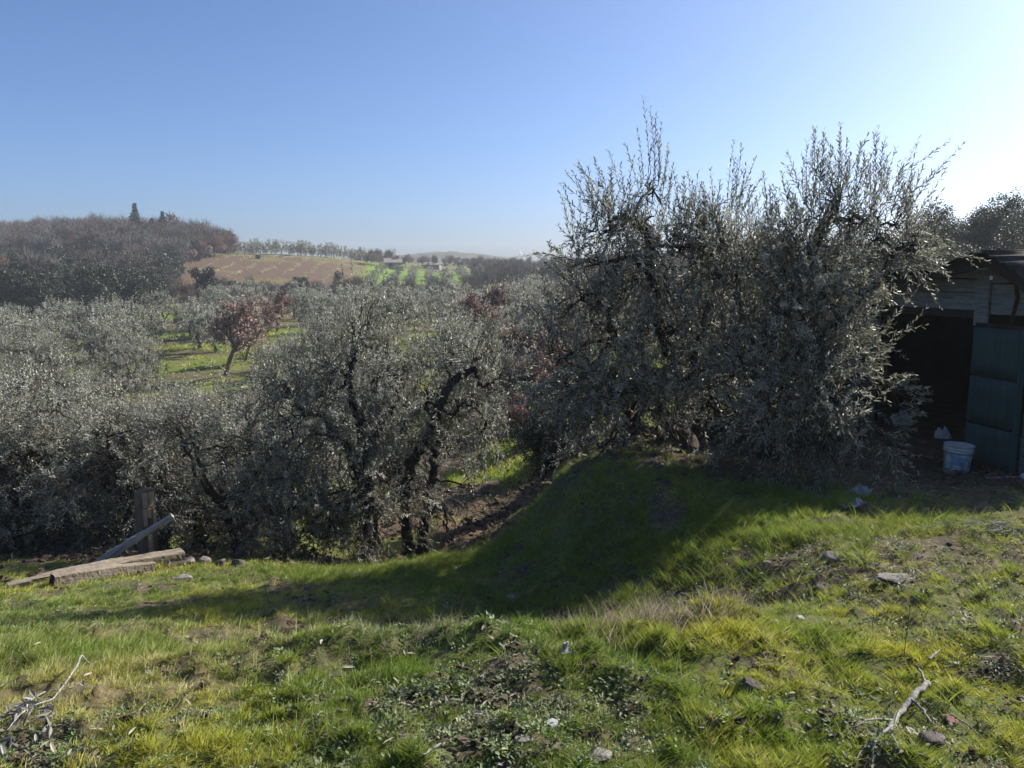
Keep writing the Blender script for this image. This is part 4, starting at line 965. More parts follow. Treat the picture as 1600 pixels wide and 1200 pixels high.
# ------------------------------------------------------------------ the shed
def shed():
    S0 = np.array([4.99, 8.4]); rz = math.atan2(-.945, .33)
    z0 = gz(4.7, 8.6) - .02
    z0 = -.46
    r = empty('wooden_shed', (S0[0], S0[1], z0), rz)       # local x: along the front towards the viewer's right, y: inwards
    rs = np.random.default_rng(9)
    prof = [(-3.3, 1.62), (-.76, 2.07), (-.24, 2.15), (.28, 2.27), (.6, 2.11), (1.15, 1.74)]
    top = lambda x: float(np.interp(x, [a for a, _ in prof], [b for _, b in prof]))
    def board(x0, x1, a, b, y0=-.02, y1=.015, mt='plank', nm='board'):
        k = max(2, int((x1 - x0) / .25)); xs = np.linspace(x0, x1, k + 1); sg = rs.normal() * .006; V = []
        for x in xs:
            hi = min(b, top(x) - .06); lo = min(a, hi - .004); dz = sg * math.sin(x * 2.3 + a * 9) + rs.normal() * .0015
            yo = rs.normal() * .001
            V += [(x, y0 + yo, lo + dz), (x, y0 + yo, hi + dz), (x, y1 + yo, hi + dz), (x, y1 + yo, lo + dz)]
        F = [[i_ * 4 + q, i_ * 4 + 4 + q, i_ * 4 + 4 + (q + 1) % 4, i_ * 4 + (q + 1) % 4] for i_ in range(k) for q in range(4)] + [[0, 1, 2, 3], [k * 4 + 3, k * 4 + 2, k * 4 + 1, k * 4]]
        return obj(nm, mesh_from(nm, V, F, None, [M[mt]]), r)
    # boards over the doorway and beside it
    for a, b in ((1.66, 1.84), (1.85, 1.985), (1.995, 2.10), (2.11, 2.25)):
        board(-2.9, -.045, a, b, -.02 + rs.uniform(-.004, .004), .015); board(.125, 1.1, a - .03, b - .03, -.02 + rs.uniform(-.004, .004), .015)
    for k in range(9):
        a = .02 + k * .18; board(-2.9, -1.37, a, a + .172, -.02 + rs.uniform(-.006, .006), .015); board(.60, 1.1, a, a + .172, -.02 + rs.uniform(-.006, .006), .015)
    def bx(nm, lo, hi, mt, parent=None, bev=0):
        b = MB(); b.box(lo, hi); o = obj(nm, b.mesh(nm, [M[mt]]), parent or r)
        if bev: md = o.modifiers.new('bevel', 'BEVEL'); md.width = bev; md.segments = 2
        return o
    bx('lintel', (-1.37, -.03, 1.575), (.0, .09, 1.655), 'dark_wood', bev=.008)
    bx('post', (-.04, -.055, 1.50), (.12, -.022, 2.18), 'plank', bev=.006)
    bx('jamb', (-1.36, -.03, 0), (-1.27, .07, 1.57), 'dark_wood', bev=.006); bx('jamb', (0, -.03, 0), (.09, .07, 1.50), 'dark_wood', bev=.006)
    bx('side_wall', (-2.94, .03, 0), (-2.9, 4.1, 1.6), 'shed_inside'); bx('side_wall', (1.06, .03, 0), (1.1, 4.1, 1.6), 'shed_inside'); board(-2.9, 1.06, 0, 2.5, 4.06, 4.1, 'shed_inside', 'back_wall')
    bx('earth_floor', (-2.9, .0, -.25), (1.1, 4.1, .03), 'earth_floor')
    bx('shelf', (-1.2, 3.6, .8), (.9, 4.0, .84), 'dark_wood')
    # roof of overlapping worn sheets on a dark fascia
    for i_ in range(len(prof) - 1):
        (xa, za), (xb, zb) = prof[i_], prof[i_ + 1]
        cols = max(1, round((xb - xa) / .6))
        for q in range(cols):
            x0 = xa + (xb - xa) * q / cols; x1 = xa + (xb - xa) * (q + 1) / cols
            nx, ny = 13, 8; V = []
            for t in (0, 1):
                for jy in range(ny):
                    for ix in range(nx):
                        x = x0 - .02 + (x1 - x0 + .04) * ix / (nx - 1); y = -.38 + 4.6 * jy / (ny - 1) + (rs.normal() * .012 if jy == 0 else 0)
                        z = za + (zb - za) * (x - xa) / (xb - xa) + .014 * math.sin(ix * math.pi / 2) + .012 * t + .006 * (q % 2) + .01 * math.sin(y * 2 + q)
                        V.append((x, y, z))
            F = []
            for t in (0, 1):
                for jy in range(ny - 1):
                    for ix in range(nx - 1):
                        a = t * nx * ny + jy * nx + ix; f = [a, a + 1, a + nx + 1, a + nx]; F.append(f if t else f[::-1])
            N0 = nx * ny
            F += [[ix, ix + 1, N0 + ix + 1, N0 + ix] for ix in range(nx - 1)]
            obj('roof_sheet', mesh_from('roof_sheet', V, F, None, [M['roof_sheet']], smooth=True), r)
    for i_ in range(len(prof) - 1):
        (xa, za), (xb, zb) = prof[i_], prof[i_ + 1]
        b = MB(); b.add([(xa, -.33, za - .15), (xb, -.33, zb - .15), (xb, -.33, zb - .025), (xa, -.33, za - .025), (xa, -.29, za - .15), (xb, -.29, zb - .15), (xb, -.29, zb - .025), (xa, -.29, za - .025)],
                           [[0, 1, 2, 3], [5, 4, 7, 6], [4, 5, 1, 0], [3, 2, 6, 7], [0, 3, 7, 4], [1, 5, 6, 2]])
        obj('fascia', b.mesh('fascia', [M['dark_wood']]), r)
    bx('rafter', (-.8, -.30, 1.98), (-.73, 2.5, 2.03), 'dark_wood'); bx('rafter', (.14, -.34, 2.15), (.22, 2.5, 2.22), 'dark_wood')
    bx('hook', (.36, -.35, 1.99), (.385, -.335, 2.03), 'white_plastic')
    b = MB(); b.tube(wobble(rs, [(.62, -.3, 2.0), (.55, -.2, 1.8), (.44, -.08, 1.62), (.40, -.075, 1.52)], 10, .006), np.linspace(.022, .016, 10), 7); obj('brace_pole', b.mesh('brace_pole', [M['dark_wood']], True), r)
    # door leaves folded open against the front: each of three sheet panels on rails
    def leaf_door(x, w, z1, ang, mt, sgn):
        d = empty('door', (x, -.06, .05), 0); d.parent = r; d.rotation_euler = (0, 0, ang)
        hs = [0, .42, .93, z1 - .05]
        for k in range(3):
            b = MB(); nx, nz = 10, 5; V = []
            for iz in range(nz):
                for ix in range(nx):
                    V.append((sgn * w * ix / (nx - 1), -.012 + .0015 * math.sin(ix * 2.1 + k) + rs.normal() * .0012, hs[k] + .012 + (hs[k + 1] - hs[k] - .024) * iz / (nz - 1)))
            F = [[iz * nx + ix, iz * nx + ix + 1, (iz + 1) * nx + ix + 1, (iz + 1) * nx + ix] for iz in range(nz - 1) for ix in range(nx - 1)]
            o = obj('door_panel', mesh_from('door_panel', V, F, None, [M[mt]], smooth=True), d)
            md = o.modifiers.new('thick', 'SOLIDIFY'); md.thickness = .012; md.offset = 0
        for k in range(4):
            b = MB(); x0, x1 = sorted((0, sgn * w)); b.box((x0, .003, hs[k] - .035 + (.035 if k == 0 else 0)), (x1, .035, hs[k] + .035)); obj('rail', b.mesh('rail', [M['dark_wood']]), d)
        b = MB(); b.box((sgn * w - .012, -.02, 0), (sgn * w + .012, .036, z1 - .05)); obj('stile', b.mesh('stile', [M[mt]]), d)
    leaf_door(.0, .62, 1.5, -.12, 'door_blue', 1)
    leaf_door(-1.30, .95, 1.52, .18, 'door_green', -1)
    tag(r, 'low weathered grey-blue board shed with an open dark doorway', 'shed')
    return r, rz, S0, z0
SHED, SRZ, SS0, SZ0 = shed()

# ------------------------------------------------------------------ timbers at the edge of the grass
def beam(name, p0, p1, w, h, seed, mats, lab, cat, roll=0, taper=(1, 1), bow=0, nseg=60, chip=.004):
    """a squared timber from p0 to p1 (centre line), worn and slightly crooked; ends carry their own material"""
    rs = np.random.default_rng(seed); p0, p1 = np.asarray(p0, float), np.asarray(p1, float); L = np.linalg.norm(p1 - p0)
    ring = []
    for q in range(4):
        a, b = [(-1, -1), (1, -1), (1, 1), (-1, 1)][q], [(1, -1), (1, 1), (-1, 1), (-1, -1)][q]
        for t in np.linspace(.06, .94, 4): ring.append((a[0] + (b[0] - a[0]) * t, a[1] + (b[1] - a[1]) * t))
    ring = np.array(ring); nr_ = len(ring); V = []
    groove = rs.normal(size=nr_) * .5
    for i_ in range(nseg + 1):
        t = i_ / nseg; k = taper[0] + (taper[1] - taper[0]) * t
        for q, (a, b) in enumerate(ring):
            d = chip * (groove[q] + .35 * rs.normal() + 1.5 * math.sin(t * 7 + q * .7) + .8 * math.sin(t * 23 + q))
            V.append((t * L, a * (w / 2) * k + d * a, b * (h / 2) * k + d * b + bow * math.sin(t * math.pi)))
    V = np.array(V); F = [[i_ * nr_ + q, (i_ + 1) * nr_ + q, (i_ + 1) * nr_ + (q + 1) % nr_, i_ * nr_ + (q + 1) % nr_] for i_ in range(nseg) for q in range(nr_)]
    n0 = len(V); c0 = V[:nr_].mean(0) + np.array([rs.uniform(-.01, .01), 0, 0]); c1 = V[-nr_:].mean(0)
    F3 = [[n0, q, (q + 1) % nr_] for q in range(nr_)] + [[n0 + 1, nseg * nr_ + (q + 1) % nr_, nseg * nr_ + q] for q in range(nr_)]
    me = mesh_from(name, np.vstack([V, c0, c1]), F, F3, [M[x] for x in mats], np.zeros(len(F)), np.ones(len(F3)))
    o = obj(name, me, loc=p0)
    X = Vector(p1 - p0).normalized(); Y = Vector((0, 0, 1)).cross(X).normalized() if abs(X.z) < .95 else Vector((math.cos(roll), math.sin(roll), 0)); Z = X.cross(Y)
    if abs(X.z) >= .95: Y = Z.cross(X).normalized(); roll = 0
    o.rotation_euler = (Matrix((X, Y, Z)).transposed() @ Matrix.Rotation(roll, 3, 'X')).to_euler()
    return tag(o, lab, cat)
q0 = on_ground(12, 922, 7.3); q1 = G(284, 868, 8.35)
beam('timber_beam', q0 + np.array([0, 0, .02]), q1, .17, .13, 1, ('old_wood', 'split_wood'), 'long weathered squared beam sloping up to the right on stones', 'timber', .12, (.5, 1.0), .025)
q0 = on_ground(82, 916, 7.2); q1 = on_ground(240, 893, 7.75)
beam('timber_beam', q0 + np.array([0, 0, .055]), q1 + np.array([0, 0, .03]), .12, .11, 2, ('old_wood', 'end_grain'), 'shorter beam lying in the grass with a black square end', 'timber', .05, (1, .85), .02)
q0 = on_ground(134, 898, 7.75); q1 = G(270, 806, 8.3)
beam('wooden_pole', q0 + np.array([0, 0, .02]), q1, .08, .055, 3, ('grey_wood', 'grey_wood'), 'silver-grey split pole leaning up from the beams past the post', 'pole', .4, (1.05, .75), .012, 30, .004)
def gate_post():
    p = on_ground(232, 870, 8.6); topz = G(232, 766, p[1])[2]; h = topz - p[2]
    r = empty('timber_post', p, R(52)); rs = np.random.default_rng(4)
    b = MB(); nz = 18; pr = [(-.085, -.085), (0, -.088), (.085, -.085), (.088, 0), (.085, .085), (0, .087), (-.085, .085), (-.087, 0)]; V = []
    for i_ in range(nz + 1):
        z = -.3 + (h + .3) * i_ / nz
        for (x, y) in pr:
            cut = 0
            V.append((x * (1 + rs.normal() * .025), y * (1 + rs.normal() * .025), z + (x * .18 + rs.normal() * .006 if i_ == nz else 0)))
    F = [[i_ * 8 + q, i_ * 8 + (q + 1) % 8, i_ * 8 + 8 + (q + 1) % 8, i_ * 8 + 8 + q] for i_ in range(nz) for q in range(8)]
    V.append((0, 0, h)); F3 = [[len(V) - 1, nz * 8 + q, nz * 8 + (q + 1) % 8] for q in range(8)]
    obj('shaft', mesh_from('shaft', V, F, F3, [M['post_wood']]), r)
    for (x0, x1, z0, z1, t) in [(-.075, -.005, h - .2, h - .01, .014), (.002, .075, h - .2, h - .01, .012), (-.08, -.03, h - .42, h - .21, .016), (-.02, .03, h - .33, h - .21, .010), (.04, .078, h - .48, h - .21, .014), (-.03, .02, .02, .3, .012)]:
        b = MB(); b.box((x0, -.088 - t, z0), (x1, -.084, z1), 0, lambda A: A + rs.normal(size=A.shape) * .004); obj('split_face', b.mesh('split_face', [M['split_wood']]), r)
    b = MB(); b.tube(wobble(rs, [(-.06, -.1, h - .5), (-.02, -.115, h - .47), (.01, -.1, h - .45)], 6, .004), .018, 6); obj('knot', b.mesh('knot', [M['split_wood']], True), r)
    tag(r, 'broken square timber post standing upright with a split pale face', 'post')
gate_post()

# ------------------------------------------------------------------ stones
import bmesh
def rock_mesh(seed, sx, sy, sz, mt, cuts=7):
    bm = bmesh.new(); bmesh.ops.create_icosphere(bm, subdivisions=3, radius=1); rs = random.Random(seed)
    planes = [(Vector((rs.gauss(0, 1), rs.gauss(0, 1), rs.gauss(0, .8))).normalized(), rs.uniform(.55, .85)) for _ in range(cuts)] + [(Vector((rs.gauss(0, .15), rs.gauss(0, .15), 1)).normalized(), .6)]
    for v in bm.verts:
        for n_, d in planes:
            e = v.co.dot(n_) - d
            if e > 0: v.co -= n_ * e * .93
        q = mnoise.noise(v.co * 2.3 + Vector((seed, 0, 0))) * .07 + mnoise.noise(v.co * 6 + Vector((0, seed, 0))) * .03
        v.co += v.co.normalized() * q
        v.co = Vector((v.co.x * sx, v.co.y * sy, v.co.z * sz))
    me = bpy.data.meshes.new('stone'); bm.to_mesh(me); bm.free(); me.materials.append(M[mt]); return me
def stone(u, v, Y, size, mt, lab, seed, rot=(0, 0, 0), sink=.35, group=None):
    p = on_ground(u, v, Y); p[2] += size[2] * (1 - 2 * sink)
    return tag(obj('stone', rock_mesh(seed, *size, mt), None, p, rot), lab, 'stone', group)
stone(1300, 880, 4.95, (.085, .06, .06), 'stone', 'tilted grey slab stone at the lip of the shaded bank', 1, (.5, .1, .3), .25)
stone(1400, 908, 4.6, (.13, .08, .03), 'stone', 'wide flat stone sunk in the grass before the tilted slab', 2, (.05, .05, .2), .3)
stone(1285, 922, 4.5, (.06, .05, .03), 'stone_dark', 'brown flat stone in the soil below the tilted slab', 3, (.1, 0, .9), .35)
stone(862, 1140, 2.75, (.026, .024, .022), 'stone_pale', 'small pale bluish-grey stone in the near grass', 4, (.2, .1, .5), .1)
stone(1178, 1078, 3.0, (.06, .05, .042), 'stone_dark', 'dark earthy stone poking from the near turf', 5, (.1, .3, .2), .42)
stone(820, 1160, 2.62, (.04, .03, .016), 'stone', 'flat brown stone beside the small pale stone', 6, (0, .1, .3), .3)
stone(938, 1185, 2.5, (.045, .035, .016), 'stone', 'flat buff stone near the bottom of the picture', 7, (0, .05, .8), .3)
stone(1455, 1160, 2.6, (.05, .04, .028), 'stone_dark', 'dark stone beneath the dead forked branch', 8, (.1, 0, .3), .3)
stone(285, 908, 7.0, (.10, .07, .035), 'stone', 'flat pale stone in the grass right of the beams', 9, (.12, .1, .2), .25)
stone(250, 1175, 2.55, (.035, .03, .02), 'stone_dark', 'half-buried grey stone in the near left turf', 10, (0, .1, .3), .3)
for k, (u, v, Y, s, lab) in enumerate([(268, 887, 7.9, .09, 'stone wedged under the raised end of the long beam'), (292, 884, 8.0, .08, 'block stone at the end of the long beam'), (320, 882, 8.1, .07, 'buff stone next along from the beam end'),
                               (372, 886, 8.1, .075, 'dark stone farthest along the grass edge from the beam'), (345, 884, 8.15, .06, 'small stone midway along the grass edge stones')]):
    stone(u, v, Y, (s * 1.2, s, s * .8), 'stone' if k < 3 else 'stone_dark', lab, 20 + k, (.1 * k, .1, k), .2, 'stones along the grass edge')
stone(800, 935, 5.6, (.05, .04, .02), 'stone', 'small grey stone on the shaded track', 31, (0, 0, .2), .3)
stone(1250, 968, 3.9, (.03, .02, .012), 'stone_pale', 'pale pebble on the bare soil right of the dry stems', 32, (0, 0, .2), .15)
stone(1210, 975, 3.8, (.026, .02, .012), 'stone_pale', 'white chip stone near the pale pebble', 33, (0, 0, .9), .15)
p = on_ground(1483, 1132, 2.75)
b = MB(); b.box((-.03, -.02, 0), (.028, .022, .009), 0, lambda A: A + np.random.default_rng(3).normal(size=A.shape) * .004); b_ = obj('tile_shard', b.mesh('tile_shard', [M['tile']]), None, p + np.array([0, 0, .004]), (.3, .2, .4))
md = b_.modifiers.new('bevel', 'BEVEL'); md.width = .002
tag(b_, 'broken reddish roof tile shard in the grass', 'tile')

# ------------------------------------------------------------------ dead branches and cuttings
def branch(name, paths, mt, lab, cat='branch', leaves=None, seed=0):
    rs = np.random.default_rng(seed); base = paths[0][0][0]
    b = MB()
    for P, r0, r1 in paths:
        n_ = max(8, len(P) * 5); b.tube(wobble(rs, np.array(P) - base, n_, r0 * .22), np.linspace(r0, r1, n_) * rs.uniform(.85, 1.15, n_), 7)
    r = empty(name, base); obj('stem', b.mesh('stem', [M[mt]], True), r)
    if leaves is not None:
        lb = MB(); Pl = np.array([q[0] for q in leaves]) - base; D = norm(np.array([q[1] for q in leaves], float)); N = norm(np.cross(D, rs.normal(size=D.shape)) + np.array([0, -.3, .6])); N = norm(N - (N * D).sum(-1, keepdims=True) * D)
        V, F, _ = leaf_geo(Pl, D, N, rs.uniform(.035, .055, len(Pl)), rs.uniform(.006, .009, len(Pl)), True); lb.add(V, F)
        obj('dry_leaves', lb.mesh('dry_leaves', [M['dry_olive']]), r)
    return tag(r, lab, cat)
M['dry_olive'] = leaf_mat('dried_olive_leaf', (.16, .16, .14), (.27, .27, .25), .5, .5, .3, .2)
def gp(u, v, Y, up=.02):
    p = on_ground(u, v, Y); p[2] += up; return p
branch('fallen_branch', [([gp(1448,1086,2.98,.05), gp(1425,1108,2.85,.05), gp(1405,1132,2.75,.045), gp(1388,1156,2.62,.03)], .013, .010),
                         ([gp(1390,1152,2.64,.035), gp(1368,1172,2.55,.03), gp(1362,1205,2.42,.02)], .006, .003), ([gp(1388,1156,2.62,.03), gp(1400,1176,2.54,.03), gp(1404,1190,2.48,.02)], .005, .002),
                         ([gp(1420,1110,2.84,.05), gp(1440,1124,2.78,.03), gp(1456,1140,2.7,.02)], .006, .003), ([gp(1396,1142,2.7,.04), gp(1352,1146,2.68,.05), gp(1322,1160,2.6,.02)], .005, .002),
                         ([gp(1446,1088,2.97,.05), gp(1436,1072,3.05,.05), gp(1430,1064,3.1,.06)], .006, .004), ([gp(1372,1168,2.57,.03), gp(1350,1185,2.5,.04), gp(1335,1205,2.42,.03)], .0035, .0015)],
       'dead_wood', 'bleached forked dead branch lying in the near right grass', seed=5)
branch('fallen_branch', [([gp(1482,1132,2.74,.03), gp(1520,1160,2.62,.04), gp(1556,1190,2.5,.02)], .003, .002)], 'dead_wood', 'thin straight dry stalk lying right of the forked branch', 'stalk', seed=6)
branch('fallen_branch', [([gp(1450,1046,3.15,.04), gp(1466,1036,3.22,.05)], .005, .004)], 'dead_wood', 'short pale stick above the forked branch', 'stick', seed=16)
branch('fallen_branch', [([gp(690,1168,2.6,.015), gp(668,1185,2.52,.02), gp(652,1195,2.48,.015)], .004, .003)], 'dead_wood', 'short pale twig on the bare near soil', 'stick', seed=17)
lv = []; rs = np.random.default_rng(8)
stemL = [gp(130,1055,3.35,.10), gp(115,1085,3.2,.09), gp(84,1112,3.05,.06), gp(45,1130,2.95,.04), gp(12,1150,2.85,.02)]
stemM = [gp(72,1100,3.08,.05), gp(48,1118,3.0,.05), gp(15,1135,2.92,.03)]
for st in (stemL, stemM, [gp(84,1112,3.05,.06), gp(80,1140,2.9,.04), gp(70,1162,2.8,.03)], [gp(40,1140,2.9,.03), gp(20,1168,2.78,.03), gp(10,1190,2.68,.02)]):
    A = wobble(rs, st, 26, .004)
    for k in range(9 if st is stemL or st is stemM else 3, 26):
        for q in range(2): lv.append((A[k] + rs.normal(size=3) * .004, norm(rs.normal(size=3) * .6 + np.array([-.4, -.3, -.35]))))
branch('olive_cutting', [(stemL, .0055, .002), (stemM, .004, .0015), ([gp(130,1055,3.35,.10), gp(142,1060,3.3,.07)], .004, .003)], 'dead_wood', 'dried olive cutting with pale leaves in the near left corner', leaves=lv, seed=8)
rs = np.random.default_rng(18); ctr = gp(1545, 832, 5.7, .02)
branch('brush_heap', [([ctr + rs.normal(size=3) * np.array([.13, .10, .012]) + (0, 0, .02), ctr + rs.normal(size=3) * np.array([.1, .08, .01]) + (0, 0, .04), ctr + rs.normal(size=3) * np.array([.2, .12, .012]) + (0, 0, .015)], .003, .0015) for _ in range(34)], 'dead_wood', 'flattened heap of pale dry stems in the right turf', 'stems', seed=18)
branch('weed_stalk', [([gp(1412,1028,3.25,0), G(1418,980,3.26), G(1424,930,3.28)], .0018, .001)], 'dark_wood', 'tall thin dark weed stalk rising from the right turf', 'stalk', seed=9)
branch('weed_stalk', [([gp(1364,1000,3.45,0), G(1364,975,3.46), G(1365,950,3.48)], .0015, .0008)], 'dark_wood', 'shorter thin weed stalk left of the tall one', 'stalk', seed=10)
branch('weed_stalk', [([gp(1126,945,4.9,0), G(1122,925,4.9), G(1112,900,4.92)], .003, .0012), ([G(1122,925,4.9), G(1112,918,4.95), G(1098,912,4.95)], .002, .001)], 'twig', 'pale dry sapling twig at the foot of the shaded bank', 'twig', seed=11)
branch('weed_stalk', [([gp(1360,768,6.6,0), G(1345,735,6.6), G(1332,705,6.62)], .003, .0015)], 'twig', 'thin leaning stem beside the torn plastic', 'stalk', seed=12)

# ------------------------------------------------------------------ bucket, sacks and plastic before the shed
def lathe(prof, n_=40):
    V = []; F = []
    for (r_, z) in prof:
        for q in range(n_): V.append((r_ * math.cos(q * 2 * math.pi / n_), r_ * math.sin(q * 2 * math.pi / n_), z))
    for k in range(len(prof) - 1):
        for q in range(n_): F.append([k * n_ + q, k * n_ + (q + 1) % n_, (k + 1) * n_ + (q + 1) % n_, (k + 1) * n_ + q])
    return V, F
def bucket():
    p = on_ground(1493, 738, 8.3); p[2] -= .005
    r = empty('plastic_bucket', p, 0)
    r.rotation_euler = (0, R(3), 0)
    V, F = lathe([(0, .004), (.118, .0), (.122, .006), (.137, .235), (.148, .237), (.148, .245), (.139, .247), (.140, .262), (.150, .264), (.150, .272), (.141, .274), (.142, .296), (.149, .298), (.150, .312), (.146, .315), (.139, .312), (.134, .25), (.119, .012), (0, .010)])
    obj('body', mesh_from('body', V, F, None, [M['white_plastic']], smooth=True), r)
    def patch(a0, a1, z0, z1, mt, off, nm):
        nx, nz = 18, 5; V = []
        for t in (0, 1):
            for iz in range(nz):
                for ix in range(nx):
                    z = z0 + (z1 - z0) * iz / (nz - 1); a = R(a0 + (a1 - a0) * ix / (nx - 1)); rad_ = .122 + (.137 - .122) * (z - .006) / .229 + off * (1 if t else .3); V.append((rad_ * math.cos(a), rad_ * math.sin(a), z))
        F = []
        for iz in range(nz - 1):
            for ix in range(nx - 1): a = nx * nz + iz * nx + ix; F.append([a, a + 1, a + nx + 1, a + nx])
        obj(nm, mesh_from(nm, V, F, None, [M[mt]], smooth=True), r)
    patch(185, 345, .018, .215, 'label_blue', .0012, 'label')
    patch(188, 212, .06, .19, 'white_plastic', .0022, 'label_print'); patch(262, 278, .085, .15, 'label_red', .0024, 'label_print'); patch(285, 335, .15, .2, 'white_plastic', .0022, 'label_print')
    patch(225, 258, .055, .10, 'white_plastic', .0022, 'label_print')
    b = MB(); a = np.linspace(0, math.pi, 24); b.tube(np.stack([.153 * np.cos(a), -.153 * np.sin(a), .268 - .09 * np.sin(a)], -1), .0022, 6); obj('handle', b.mesh('handle', [M['grey_wood']], True), r)
    tag(r, 'white plastic paint bucket with a faded blue label before the doorway', 'bucket')
bucket()
def crumple(name, p, size, seed, mt, lab, cat, rot=(0, 0, 0)):
    bm = bmesh.new(); bmesh.ops.create_icosphere(bm, subdivisions=5, radius=1); sv = Vector((seed * 3.1, seed * 1.7, 0))
    for v in bm.verts:
        c = v.co.copy(); q = abs(mnoise.noise(c * 1.7 + sv)) * .55 + abs(mnoise.noise(c * 4.2 + sv)) * .3 + abs(mnoise.noise(c * 9 + sv)) * .13
        v.co = c * (.72 + q); z = max(v.co.z, -.35); v.co = Vector((v.co.x * size[0], v.co.y * size[1], (z + .35) * size[2]))
    me = bpy.data.meshes.new(name); bm.to_mesh(me); bm.free(); me.materials.append(M[mt])
    return tag(obj(name, me, None, p, rot), lab, cat)
p = on_ground(1459, 718, 8.35); crumple('plastic_sack', p - np.array([0, 0, .01]), (.19, .13, .14), 1, 'sack', 'crumpled white and blue sack lying left of the bucket', 'sack')
p = on_ground(1472, 712, 8.62); crumple('plastic_sack', p - np.array([0, 0, .01]), (.13, .10, .27), 2, 'sack', 'upright crumpled white sack behind the bucket', 'sack', (0, 0, 1))
p = on_ground(1448, 712, 8.65); crumple('cloth_sack', p - np.array([0, 0, .01]), (.16, .12, .14), 3, 'rust_cloth', 'dull brown sack heaped against the white sacks', 'sack')
p = on_ground(1408, 690, 9.4); crumple('plastic_sack', p - np.array([0, 0, .01]), (.15, .13, .30), 4, 'sack', 'pale sack standing at the left side of the doorway', 'sack', (0, 0, 2))
def sheet(p, w, h, seed, rot, lab, mt='sheet_plastic'):
    nx, ny = 22, 14; V = []
    for j_ in range(ny):
        for i_ in range(nx):
            x, y = (i_ / (nx - 1) - .5) * w, (j_ / (ny - 1) - .5) * h; e = 1 - .35 * abs(mnoise.noise(Vector((i_ * .5, j_ * .7, seed))))
            V.append((x * e, y * e, .09 * abs(mnoise.noise(Vector((x * 9, y * 9, seed)))) + .03 * mnoise.noise(Vector((x * 25, y * 25, seed)))))
    F = [[j_ * nx + i_, j_ * nx + i_ + 1, (j_ + 1) * nx + i_ + 1, (j_ + 1) * nx + i_] for j_ in range(ny - 1) for i_ in range(nx - 1)]
    o = obj('plastic_sheet', mesh_from('plastic_sheet', V, F, None, [M[mt]], smooth=True), None, p, rot); md = o.modifiers.new('thick', 'SOLIDIFY'); md.thickness = .002
    return tag(o, lab, 'plastic')
sheet(on_ground(1338, 784, 6.4) + np.array([0, 0, .05]), .26, .16, 3.3, (.25, -.55, .3), 'torn white plastic sheet propped up in the grass by the tree shade')
sheet(on_ground(1288, 790, 6.3) + np.array([0, 0, .03]), .16, .10, 5.1, (.2, .3, .8), 'small grey plastic scrap left of the torn sheet')
sheet(on_ground(1332, 794, 6.2) + np.array([0, 0, .015]), .22, .08, 7.7, (.05, -.05, .2), 'flat crumpled plastic strip at the foot of the torn sheet')
sheet(on_ground(884, 1030, 3.3) + np.array([0, 0, .03]), .05, .04, 11.2, (.6, .3, .5), 'tiny white plastic shred caught in the dry stems')
b = MB(); q0 = on_ground(1540, 752, 8.0); q1 = on_ground(1596, 750, 7.9); d_ = q1 - q0
b.tube(np.array([[0, 0, .03], d_ * .5 + np.array([0, 0, .035]), d_ + np.array([0, 0, .03])]), .007, 7)
rod = empty('pipe', q0); obj('tube', b.mesh('tube', [M['grey_wood']], True), rod)
V, F = lathe([(0, -.03), (.018, -.027), (.03, -.012), (.032, .004), (.026, .02), (.012, .03), (0, .031)], 18); obj('knob', mesh_from('knob', V, F, None, [M['white_plastic']], smooth=True), rod, d_ + np.array([.02, 0, .035]))
tag(rod, 'thin grey pipe ending in a white knob at the picture edge', 'pipe')

# ------------------------------------------------------------------ grass, weeds and litter
def tuft(seed, nb, h, spread, w, curve=.5, up=1.0):
    rs = np.random.default_rng(seed); V = []; F4 = []; F3 = []
    for k in range(nb):
        a = rs.uniform(0, 6.28); r_ = spread * math.sqrt(rs.uniform(0, 1)); p = np.array([math.cos(a) * r_, math.sin(a) * r_, -.15 * h])
        b_ = rs.uniform(0, 6.28); lean = rs.uniform(.15, .8) / up; d = norm(np.array([math.cos(b_) * lean, math.sin(b_) * lean, 1.0])); L = h * rs.uniform(.55, 1.2)
        s = norm(np.cross(d, np.array([math.cos(b_ + 1), math.sin(b_ + 1), .2]))) * w * rs.uniform(.7, 1.2)
        out_ = np.array([math.cos(b_), math.sin(b_), -.35]) * curve
        q1 = p + d * L * .5 + out_ * L * .12; q2 = p + d * L + out_ * L * .45; n0 = len(V)
        V += [p - s, p + s, q1 + s * .85, q1 - s * .85, q2]; F4.append([n0, n0 + 1, n0 + 2, n0 + 3]); F3.append([n0 + 3, n0 + 2, n0 + 4])
    return mesh_from('tuft', V, F4, F3, [M['blade']])
rg = np.random.default_rng(99)
def polar_pts(n_, r0, r1, th=50, pw=1.0):
    t = R(1) * rg.uniform(-th, th, n_); r_ = r0 * (r1 / r0) ** (rg.uniform(0, 1, n_) ** pw); return np.sin(t) * r_, np.cos(t) * r_, r_
GREEN, YEL, DEEP, STRAW, OLIVE = map(np.array, ((.24, .32, .045), (.43, .43, .065), (.13, .22, .038), (.50, .42, .25), (.28, .29, .08)))
def grass_tint(x, y, dry):
    a = fbm(x * 2.1, y * 2.6, 201, 3)[:, None]; b_ = fbm(x * .6, y * .8, 207, 2)[:, None]; c_ = rg.uniform(0, 1, (len(x), 1))
    t = GREEN + (YEL - GREEN) * sstep(.40, .62, a * .6 + c_ * .25 + .12) ; t = t + (DEEP - t) * sstep(.5, .68, b_) * .75
    t = t + (STRAW - t) * ((c_ > .93) * .7 + sstep(.6, .95, dry[:, None] * .7 + .3 * c_) * .45)
    return t * rg.uniform(.75, 1.2, (len(x), 1))
x, y, r_ = polar_pts(150000, 1.5, 15)
g_, d_, rd_, gf_ = cover(x, y)
